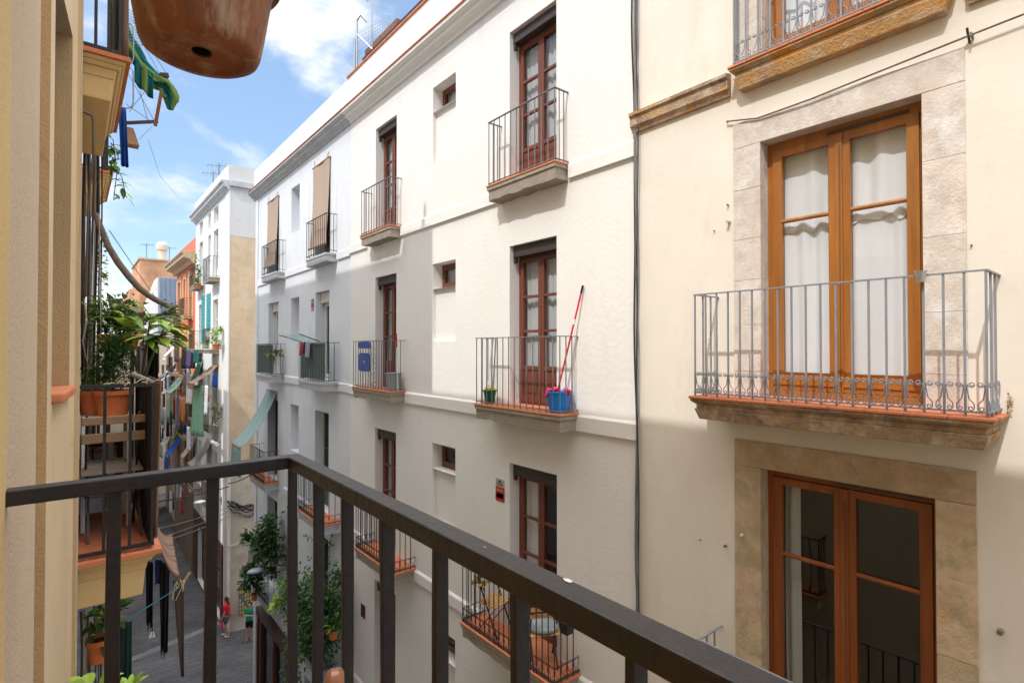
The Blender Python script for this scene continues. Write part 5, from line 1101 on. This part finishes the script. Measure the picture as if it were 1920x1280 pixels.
antenna((5.2, 60, 8.1), 1.6, 'antenna left of the round topped chimney'); antenna((7.0, 60, 8.1), 1.5, 'antenna right of the round topped chimney')

# ------------------------------------------------------------------ cables down the party wall
t = thing('cable_bundle', 'black cables running down the joint between the middle and the warm cream house', 'cable', (D-.05, 4.02, GZ)); r = random.Random(14)
for k in range(5):
    ph = r.uniform(0, 6); m = MB(); mt = ['cable_black', 'cable_black', 'cable_grey', 'iron_mid', 'cable_black'][k]
    m.tube([(D-.045-.006*k, 4.015-.012*k+.014*math.sin(z*1.3+ph)+.008*math.sin(z*3.1+ph*2)+(.05*math.exp(-((z-3.6)/.9)**2) if k == 0 else 0), z) for z in [6.6-.3*i for i in range(63)]], [.011, .008, .012, .006, .007][k], mt, n=5); m.build('cable', t, smooth=60)
# wire with iron pin over the big door
w0 = at(1362, 228, X=D-.05); w1 = at(1815, 68, X=D-.07); w2 = at(1925, 25, X=D-.07)
wire([w0+V((.04, 0, 0)), w0, at(1420, 222, X=D-.05), at(1520, 186, X=D-.06), at(1680, 122, X=D-.06), w1, w2, w2+(w2-w1)*8], .008, 'bark_rope', 'brown cable strung over the stone surround of the big orange door', name='cable')
m = MB(); m.bar(w1+V((.06, 0, -.04)), w1+V((-.03, 0, .05)), .014, .014, 'iron_brown'); m.bar(w1+V((.07, -.02, .0)), w1+V((-.02, -.02, 0)), .012, .03, 'iron_mid'); tag(m.build('wall_pin'), 'rusty iron pin holding the cable at upper right', 'wall pin')
def insul(px, py, label, s=1, m_='slab_bluish'):
    p = at(px, py, X=D-.02); t = MB(); ang = []
    vs = MB(); q = V((-1, 0, 0))
    t.tube([p, p+q*.03*s, p+q*.032*s, p+q*.055*s], [.006*s, .006*s, .016*s, .016*s], m_, n=10); t.tube([p+V((-.002, 0, 0)), p+V((-.008, 0, 0))], .02*s, 'cable_tan', n=8); tag(t.build('wall_fixing', smooth=40), label, 'wall fixing', 'old fixings on the warm cream wall')
insul(1368, 417, 'pale round wall fixing left of the upper stone surround'); insul(1366, 385, 'tiny dark hook above the pale round fixing', .5, 'iron_brown'); insul(1340, 433, 'smallest nail left of the upper stone surround', .35, 'iron_brown')
insul(1394, 1001, 'white ceramic knob on the lower stone surround', .9, 'frame_white'); insul(1362, 1022, 'dark hook left of the lower white knob', .7, 'iron_brown'); insul(1314, 1011, 'small pale peg left of the lower dark hook', .5, 'slab_grey')
insul(1877, 1181, 'rusty bolt in a chipped plaster patch at lower right', 1.1, 'bark_rope'); insul(1822, 460, 'tiny nail right of the upper stone surround', .35, 'iron_brown')
# tin pot clipped to the grey rail
p = at(1727, 529, X=4.75-.035); t = thing('tin_pot', 'small shiny tin pot clipped outside the grey balcony rail', 'pot', p); m = MB(); m.lathe([(.026, 0), (.037, .075), (.041, .076), (.041, .08), (.036, .08), (.026, .004)], p, 'tin', n=24); m.build('pot', t, smooth=40)
m = MB(); m.bar(p+V((.03, 0, .03)), p+V((.03, 0, -.03)), .02, .004, 'wood_orange'); m.build('clip', t)
# signs
def plate(px0, py0, px1, py1, parts, label, name='wall_sign', cat='sign', X=D, text=None):
    a, b = at(px0, py0, X=X), at(px1, py1, X=X); y1, y0 = a.y, b.y; zt_ = a.z; zb_ = b.z
    t = thing(name, label, cat, (X-.01, (y0+y1)/2, zb_))
    for i, (f0, f1, g0, g1, mm) in enumerate(parts):
        m = MB(); e = .006+.0025*(i > 0)+.002*(i > 2); ya, yb = y1+(y0-y1)*g0, y1+(y0-y1)*g1; z_a, z_b = zt_+(zb_-zt_)*f0, zt_+(zb_-zt_)*f1
        m.box(X-e, X-.0005, min(ya, yb), max(ya, yb), min(z_a, z_b), max(z_a, z_b), mm); m.build('plate' if i == 0 else 'panel', t)
    return t, (y0, y1, zb_, zt_)
def words(txt, par, X, yc, z, size, m_):
    c = bpy.data.curves.new('lettering', 'FONT'); c.body = txt; c.size = size; c.align_x = 'CENTER'; c.extrude = .001; tmp = bpy.data.objects.new('tmp', c); COL.objects.link(tmp)
    dg = bpy.context.evaluated_depsgraph_get(); me = bpy.data.meshes.new_from_object(tmp.evaluated_get(dg)); bpy.data.objects.remove(tmp); me.materials.clear(); me.materials.append(MATS[m_])
    o = bpy.data.objects.new('lettering', me); COL.objects.link(o); o.rotation_euler = (R(90), 0, R(-90)); o.parent = par; o.location = V((X, yc, z))-W[par.name]; W[o.name] = V((X, yc, z))
t, (y0, y1, zb_, zt_) = plate(930, 895, 946, 942, [(0, 1, 0, 1, 'sign_grey'), (.36, 1, .0, 1, 'sign_red'), (.64, .86, .1, .9, 'sign_grey'), (.06, .17, .36, .64, 'iron_brown')], 'red and grey alarm warning plate beside the brown door below the rail')
words('Eural', t, D-.009, (y0+y1)/2, zb_+(zt_-zb_)*.70, .07, 'iron_brown'); words('Alarma', t, D-.0105, (y0+y1)/2, zb_+(zt_-zb_)*.45, .058, 'sign_grey')
plate(584, 561, 589, 583, [(0, 1, 0, 1, 'sign_blue'), (.34, .66, 0, 1, 'sign_red'), (.02, .18, .1, .9, 'green_screen')], 'small blue grey and red warning plate on the bluish white wall')
plate(677, 1129, 685, 1161, [(0, 1, 0, 1, 'sign_brown'), (.3, .36, .2, .8, 'wood_brown')], 'dark brown metal plate low on the middle house wall')
# ------------------------------------------------------------------ things on the balconies opposite
bc = V((5.03, 5.19, SL[1])); t = thing('bucket', 'bright blue plastic bucket with pink cloths at the right end of the balcony', 'bucket', bc)
m = MB(); m.lathe([(.125, .004), (.165, .26), (.178, .262), (.178, .285), (.165, .285), (.15, .2), (.12, .02)], bc, 'plastic_blue', n=28); m.build('body', t, smooth=40)
m = MB(); m.lathe([(.001, .22), (.155, .22)], bc, 'cloth_navy', n=20, capb=False); m.build('water', t)
r = random.Random(3)
for a in (2.9, 4.6, 1.2):
    m = MB(); q = bc+V((.15*math.cos(a), .15*math.sin(a), .28)); m.tube([q+V((-.03, .02, -.06)), q+V((0, 0, .03)), q+V((.03, -.03, .02)), q+V((.05, -.02, -.05))], [.02, .035, .03, .015], 'plastic_pink', n=7); tag(m.build('rag', smooth=60), 'bright pink rag draped over the rim of the blue bucket', 'cloth', 'pink rags on the blue bucket')
p0 = bc+V((-.02, .03, .18)); p1 = at(1093, 535, X=5.17); t = thing('mop', 'mop with a long red handle and black tip leaning out of the blue bucket', 'mop', p0)
m = MB(); m.tube([p0, p0+(p1-p0)*.66], .0125, 'plastic_red', n=8); m.tube([p0+(p1-p0)*.705, p0+(p1-p0)*.93], .0125, 'plastic_red', n=8); m.tube([p0+(p1-p0)*.66, p0+(p1-p0)*.705], .013, 'plastic_white', n=8); m.build('handle', t, smooth=50)
m = MB(); m.tube([p0+(p1-p0)*.93, p1], .0145, 'plastic_black', n=8); m.build('grip', t, smooth=50)
m = MB()
for k in range(14): a = k*.45; m.tube([p0, p0+V((.05*math.cos(a), .05*math.sin(a), -.05)), p0+V((.06*math.cos(a), .06*math.sin(a), -.14))], .007, 'cloth_white', n=4)
m.build('mop_head', t)
gc = V((5.0, 6.68, SL[1])); t = thing('bucket', 'small dark green bucket with a yellow sponge at the left end of the balcony', 'bucket', gc)
m = MB(); m.lathe([(.075, .004), (.10, .19), (.112, .192), (.112, .21), (.098, .21), (.07, .02)], gc, 'plastic_green', n=22); m.build('body', t, smooth=40)
m = MB(); m.box(gc.x-.06, gc.x+.05, gc.y-.075, gc.y+.06, gc.z+.16, gc.z+.25, 'plastic_yellow'); m.build('sponge', t, bevel=.015)
m = MB(); m.lathe([(.03, 0), (.03, .12), (.012, .15), (.012, .18)], gc+V((-.02, .03, .16)), 'plastic_white', n=12, capt=True); tag(m.build('spray_bottle', smooth=40), 'small white bottle standing in the dark green bucket', 'bottle')
m = MB(); m.tube([V((5.08, 6.72, SL[1])), V((5.17, 6.75, .17))], .011, 'iron_mid', n=6); tag(m.build('broom_stick', smooth=60), 'thin grey stick leaning on the wall behind the dark green bucket', 'stick')
# blue folding chair stored upright
t = thing('folding_chair', 'royal blue folding chair standing closed behind the rail of the middle house', 'chair', (4.96, 11.2, SL[1]))
def panel(y0, y1, z0, z1, x, mt, th=.02, rnd_=.04, name='panel', par=None):
    m = MB(); pts = []
    for cy, cz, a0 in ((y1-rnd_, z1-rnd_, 0), (y0+rnd_, z1-rnd_, 90), (y0+rnd_, z0+rnd_, 180), (y1-rnd_, z0+rnd_, 270)):
        for k in range(5): a = R(a0+k*22.5); pts.append((cy+rnd_*math.cos(a), cz+rnd_*math.sin(a)))
    n = len(pts); m.raw([(x, y, z) for y, z in pts]+[(x+th, y, z) for y, z in pts], [tuple(range(n)), tuple(range(2*n-1, n-1, -1))]+[(i, (i+1) % n, n+(i+1) % n, n+i) for i in range(n)], mt); return m.build(name, par, bevel=.004)
panel(10.86, 11.48, .00, .145, 4.93, 'plastic_navy', par=t, name='back_rest', rnd_=.07); panel(10.90, 11.46, -.50, -.10, 4.93, 'plastic_navy', par=t, name='seat', rnd_=.07)
for y in (10.93, 11.44):
    m = MB(); m.tube([(4.955, y, SL[1]+.0), (4.955, y, .10)], .012, 'plastic_white', n=6); m.build('leg', t, smooth=60)
m = MB(); m.tube([(4.955, 10.93, -.65), (4.955, 11.44, -.65)], .01, 'plastic_white', n=6); m.build('stretcher', t)
for y in (11.15, 11.21):
    m = MB(); m.lathe([(.012, 0), (.022, 0), (.022, .004), (.012, .004)], (0, 0, 0), 'plastic_white', n=12, capb=False); o = m.build('emblem', t, origin=(0, 0, 0)); o.location = V((4.928, y, -.29))-W[t.name]; o.rotation_euler = (0, R(-90), 0)
m = MB()
for k in range(9):
    z = .02-.10*k
    for s in (1, -1): m.bar((4.93+.008*s, 10.62, z), (4.93+.008*s, 10.80, z-.12*s), .012, .02, 'plastic_white')
for y in (10.60, 10.82): m.bar((4.95, y, .06), (4.95, y, -.85), .02, .02, 'plastic_white')
tag(m.build('trellis'), 'white lattice trellis beside the royal blue folding chair', 'trellis')
c = V((5.03, 9.98, SL[1])); m = MB(); m.taper((c.x-.09, c.x+.09, c.y-.11, c.y+.11, c.z+.003), (c.x-.11, c.x+.11, c.y-.14, c.y+.14, c.z+.33), 'plastic_grey'); m.box(c.x-.12, c.x+.12, c.y-.15, c.y+.15, c.z+.331, c.z+.36, 'plastic_grey'); tag(m.build('waste_bin', bevel=.01), 'grey plastic bin at the right end of the blue chair balcony', 'bin')
m = MB(); m.tube([(5.03, 9.83, .02), (5.06, 9.84, -.85)], .012, 'plastic_white', n=7); m.tube([(5.02, 9.827, .30), (5.03, 9.83, .02)], .013, 'plastic_red', n=7); tag(m.build('broom', smooth=60), 'broom with a red handle end leaning at the right end of the blue chair balcony', 'broom')
bush('potted_plant', 'tiny bright green plant in the right corner of the blue chair balcony', (5.12, 9.84, SL[1]+.13), (.05, .05, .07), 30, .07, 71, None, mats=('leaf_light', 'leaf_light', 'leaf_mid'), clumps=3)
# screens on the bluish house
def screen(y0, y1, X, z0, z1, label):
    m = MB(); m.box(X, X+.008, y0, y1, z0, z1, 'green_screen'); m.box(X, D-.35, y0-.008, y0, z0, z1, 'green_screen'); m.box(X, D-.35, y1, y1+.008, z0, z1, 'green_screen'); tag(m.build('privacy_screen'), label, 'screen', 'green screens behind the balcony rails')
screen(13.30, 15.06, 4.825, SW[1]+.05, .12, 'dark green screen behind the rail of the balcony with the drying rack'); screen(17.79, 19.5, 4.825, SW[1]+.05, .11, 'dark green screen behind the rail of the corner balcony one floor above the big awning')
t = thing('drying_rack', 'teal framed folding drying rack resting on the rail of the bluish house', 'drying rack', (4.6, 15.1, .2)); pa, pb, pc_, pd = at(523, 628, X=4.2), at(566, 641, X=4.75), at(561, 626, X=4.3), at(600, 640, X=4.9)
for a, b in ((pa, pb), (pc_, pd)):
    m = MB(); m.tube([a, b], .013, 'green_door', n=6); m.build('rail', t, smooth=60)
m = MB()
for k in range(8): f = (k+.5)/8; m.tube([pa+(pb-pa)*f, pc_+(pd-pc_)*f], .004, 'turquoise', n=4)
m.build('rods', t)
hung(at(563, 641, X=4.7), at(568, 641, X=4.7), .35, 'cloth_red', 'small red garment on the teal drying rack', folds=1, amp=.02, name='garment', cat='clothes')
hung(at(569, 641, X=4.72), at(573, 641, X=4.72), .30, 'cloth_navy', 'small navy garment between the red and the pale ones on the drying rack', folds=1, amp=.02, name='garment', cat='clothes')
hung(at(573, 640, X=4.72), at(581, 640, X=4.75), .42, 'cloth_lilac', 'pale lilac garment on the teal drying rack', folds=2, amp=.02, name='garment', cat='clothes')
c = at(519, 700, X=5.01); c.z = SW[1]; m = MB(); m.lathe([(.15, .004), (.15, .5), (.14, .52), (.001, .52)], c, 'plastic_white', n=18); tag(m.build('drum', smooth=40), 'pale cylindrical drum on the corner balcony behind the green screen', 'drum')
bush('potted_plant', 'dry brown plant standing on the pale drum', c+V((0, 0, .68)), (.2, .2, .12), 80, .14, 72, None, mats=('leaf_dry', 'leaf_mid', 'leaf_dry'))
# bistro chairs below
def bistro(c, f, label, cushion=False):
    c = V(c); f = V(f).normalized(); s = V((f.y, -f.x, 0)); t = thing('bistro_chair', label, 'chair', c, 'folding bistro chairs on the lower balcony')
    def P(a, b, z): return c+f*a+s*b+V((0, 0, z))
    for b in (-.18, .18):
        m = MB(); m.bar(P(.20, b, 0), P(-.19, b, .84), .022, .010, 'plastic_black'); m.build('leg', t); m = MB(); m.bar(P(-.20, b*.9, 0), P(.16, b*.9, .44), .022, .010, 'plastic_black'); m.build('leg', t)
    for z in (.70, .81):
        m = MB(); m.bar(P(-.165-(z-.75)*.4, -.2, z), P(-.165-(z-.75)*.4, .2, z), .014, .055, 'wood_slat'); m.build('back_slat', t, bevel=.003)
    for k in range(6):
        m = MB(); a = -.16+.062*k; m.bar(P(a, -.2, .455), P(a, .2, .455), .048, .014, 'wood_slat'); m.build('seat_slat', t, bevel=.003)
    if cushion:
        m = MB(); m.lathe([(.001, 0), (.17, .0), (.205, .02), (.21, .045), (.19, .07), (.001, .085)], c+V((0, 0, .465)), 'cloth_cushion', n=24, capb=False); o = m.build('seat_cushion', smooth=60); tag(o, 'round pale grey cushion on the right bistro chair', 'cushion')
bistro((4.97, 6.52, SL[2]), (.25, -1, 0), 'wooden slatted bistro chair at the left of the lower balcony'); bistro((4.98, 5.45, SL[2]), (.5, .85, 0), 'bistro chair with a pale cushion at the right of the lower balcony', True)
p = at(1062, 1165, X=4.80); t = thing('lantern', 'small black lantern hanging on the rail by the cushioned chair', 'lantern', p)
m = MB(); m.taper((p.x-.05, p.x+.05, p.y-.06, p.y+.06, p.z-.14), (p.x-.07, p.x+.07, p.y-.08, p.y+.08, p.z+.0), 'plastic_black'); m.box(p.x-.075, p.x+.075, p.y-.085, p.y+.085, p.z+.001, p.z+.02, 'plastic_black'); m.build('body', t, bevel=.005)
m = MB(); m.tube([p+V((0, .06, 0)), p+V((0, .03, .09)), p+V((0, -.03, .09)), p+V((0, -.06, 0))], .004, 'iron_black', n=5); m.build('handle', t)
bush('dried_flowers', 'bunch of dry reddish flowers hanging at the left end of the lower balcony rail', at(900, 1085, X=4.80), (.06, .12, .12), 80, .07, 73, None, mats=('leaf_dry', 'hair_dark', 'leaf_dry'), clumps=5)
bush('potted_plant', 'dry straw coloured weed growing at the right end of the big stone balcony', (5.14, .745, -.40), (.025, .02, .05), 60, .022, 74, None, mats=('straw', 'leaf_dry', 'straw'), clumps=3)

# ------------------------------------------------------------------ people in the street
def skinned(name, verts, edges, mats_, par=None, sub=2, root=0):
    """verts: list of (Vector, radius) -> continuous skin surface"""
    me = bpy.data.meshes.new(name); org = V(verts[root][0]); me.from_pydata([V(v)-org for v, r in verts], edges, [])
    o = bpy.data.objects.new(name, me); COL.objects.link(o); me.materials.append(MATS[mats_])
    mod = o.modifiers.new('skin', 'SKIN'); mod.use_smooth_shade = True
    for i, (v, r) in enumerate(verts): rr_ = r if isinstance(r, tuple) else (r, r); me.skin_vertices[0].data[i].radius = rr_; me.skin_vertices[0].data[i].use_root = (i == root)
    s = o.modifiers.new('sub', 'SUBSURF'); s.levels = sub; s.render_levels = sub
    o.location = org-(W[par.name] if par else V((0, 0, 0))); W[o.name] = org
    if par: o.parent = par
    return o
def person(foot, f, H, label, shirt, shorts, shoe, arms, hairlen, stride=.08, ponytail=True):
    foot = V(foot); f = V(f).normalized(); s = V((f.y, -f.x, 0)); k = H/1.7; t = thing('person', label, 'person', foot)
    def P(r, a, z): return foot+s*r*k+f*a*k+V((0, 0, z*k))
    vs = []; es = []
    def add(p, r, par=None):
        vs.append((p, r*k if not isinstance(r, tuple) else (r[0]*k, r[1]*k))); i = len(vs)-1
        if par is not None: es.append((par, i))
        return i
    pel = add(P(0, 0, .93), (.118, .092)); w_ = add(P(0, .0, 1.08), (.115, .085), pel); ch_ = add(P(0, .0, 1.27), (.135, .095), w_); nb_ = add(P(0, -.01, 1.42), .055, ch_); nk = add(P(0, .0, 1.48), .048, nb_)
    h1 = add(P(0, .02, 1.54), (.062, .068), nk); h2 = add(P(0, .015, 1.61), (.072, .085), h1); add(P(0, 0, 1.675), (.05, .06), h2)
    add(P(0, .100, 1.575), .014, h1)
    legs = []
    for sd in (-1, 1):
        a0 = stride*sd
        hp = add(P(.085*sd, 0, .86), .085, pel); kn = add(P(.09*sd, a0*.5+.015, .48), .052, hp); cf = add(P(.09*sd, a0*.75-.015, .33), .05, kn); an = add(P(.09*sd, a0-.02, .085), .034, cf); add(P(.095*sd, a0+.06, .04), .036, an); add(P(.10*sd, a0+.14, .03), .026, len(vs)-1)
        sh = add(P(.165*sd, -.01, 1.375), .052, ch_); e, wr = arms[0 if sd < 0 else 1]
        el = add(P(e[0]*sd, e[1], e[2]), .037, sh); wv = add(P(wr[0]*sd, wr[1], wr[2]), .026, el)
        d = (V(vs[wv][0])-V(vs[el][0])).normalized(); pm = add(V(vs[wv][0])+d*.06*k, (.032, .018), wv); q = V(vs[pm][0]); sx = s*sd
        for j, (off, ln) in enumerate(((-.024, .065), (-.008, .078), (.008, .072), (.022, .055))):
            b0 = add(q+f*off*k+d*.03*k, .0085, pm); b1 = add(q+f*off*1.1*k+d*(.03+ln*.55)*k, .0078, b0); add(q+f*off*1.1*k+d*(.03+ln)*k-sx*.012*k, .0065, b1)
        t0 = add(q-f*.036*k, .0095, wv); add(q-f*.048*k+d*.035*k, .008, t0)
    skinned('body', vs, es, 'skin', t)
    # clothes
    sv = [(P(0, 0, .83), (.180*k, .150*k)), (P(0, 0, .97), (.176*k, .146*k)), (P(0, 0, 1.12), (.150*k, .122*k)), (P(0, 0, 1.28), (.168*k, .130*k)), (P(0, -.01, 1.395), (.115*k, .085*k))]; se = [(0, 1), (1, 2), (2, 3), (3, 4)]
    for sd in (-1, 1):
        e = arms[0 if sd < 0 else 1][0]; a = P(.165*sd, -.01, 1.37); b = P(e[0]*sd, e[1], e[2]); i = len(sv); sv += [(a, .078*k), (a+(b-a)*.75, .064*k)]; se += [(3, i), (i, i+1)]
    skinned('shirt', sv, se, shirt, t)
    sv = [(P(0, 0, 1.0), (.15*k, .118*k)), (P(0, 0, .90), (.162*k, .13*k))]; se = [(0, 1)]
    for sd in (-1, 1): i = len(sv); sv += [(P(.088*sd, 0, .80), .108*k), (P(.092*sd, stride*sd*.35, .56), .092*k)]; se += [(1, i), (i, i+1)]
    skinned('shorts', sv, se, shorts, t)
    for sd in (-1, 1): a0 = stride*sd; skinned('shoe', [(P(.09*sd, a0-.045, .045), .043*k), (P(.095*sd, a0+.05, .04), .045*k), (P(.10*sd, a0+.16, .032), .033*k)], [(0, 1), (1, 2)], shoe, t)
    hv = [(P(0, -.03, 1.66), (.083*k, .075*k)), (P(0, .045, 1.685), (.062*k, .034*k)), (P(0, -.055, 1.59), (.080*k, .055*k)), (P(0, -.07, 1.52), (.062*k, .04*k)), (P(0, -.085 if ponytail else -.06, 1.47-hairlen*.5), .032*k), (P(0, -.09 if ponytail else -.06, 1.46-hairlen), .02*k)]
    skinned('hair', hv, [(0, 1), (0, 2), (2, 3), (3, 4), (4, 5)], 'hair_dark', t)
    m = MB()
    for sd in (-1, 1): m.lathe([(.001, -.008), (.008, 0), (.001, .008)], P(.028*sd, .088, 1.61), 'hair_dark', n=8)
    m.build('eyes', t); m = MB(); m.tube([P(-.022, .098, 1.545), P(0, .104, 1.543), P(.022, .098, 1.545)], .004, 'shirt_red', n=5); m.build('mouth', t)
    return t
g0 = at(424, 1192, Z=GZ)
person(g0, (-.80, .62, 0), 1.66, 'woman in a red top and grey shorts with dark hair, standing at the street corner', 'shirt_red', 'shorts_grey', 'shoe_white', [((.21, -.03, 1.12), (.215, .08, .91)), ((.21, -.02, 1.12), (.22, .07, .90))], .12, stride=.11)
q = at(416, 1172, Y=g0.y); m = MB(); m.taper((q.x-.05, q.x+.05, q.y-.10, q.y+.10, q.z-.10), (q.x-.04, q.x+.04, q.y-.09, q.y+.09, q.z+.09), 'plastic_pink'); m.tube([q+V((0, -.08, .09)), q+V((0, -.03, .24)), q+V((0, .05, .24)), q+V((0, .08, .09))], .01, 'plastic_pink', n=5); tag(m.build('shoulder_bag', bevel=.02), 'small pink bag carried by the woman in red', 'bag')
g1 = at(468, 1200, Z=GZ)
person(g1, (-.62, -.78, 0), 1.62, 'woman in a green top and black shorts standing by the notice board', 'shirt_green', 'shorts_black', 'shoe_brown', [((.23, .06, 1.12), (.08, .27, 1.22)), ((.23, .06, 1.12), (.07, .27, 1.22))], .06, stride=.05, ponytail=False)
q = at(244, 1205, Z=GZ) if False else at(285, 1194, Z=GZ); m = MB(); m.taper((q.x-.12, q.x+.12, q.y-.1, q.y+.1, GZ+.005), (q.x-.04, q.x+.06, q.y-.05, q.y+.05, GZ+.22), 'cloth_white'); tag(m.build('paper_bag', bevel=.02), 'crumpled white bag lying on the paving below the black rags', 'bag')
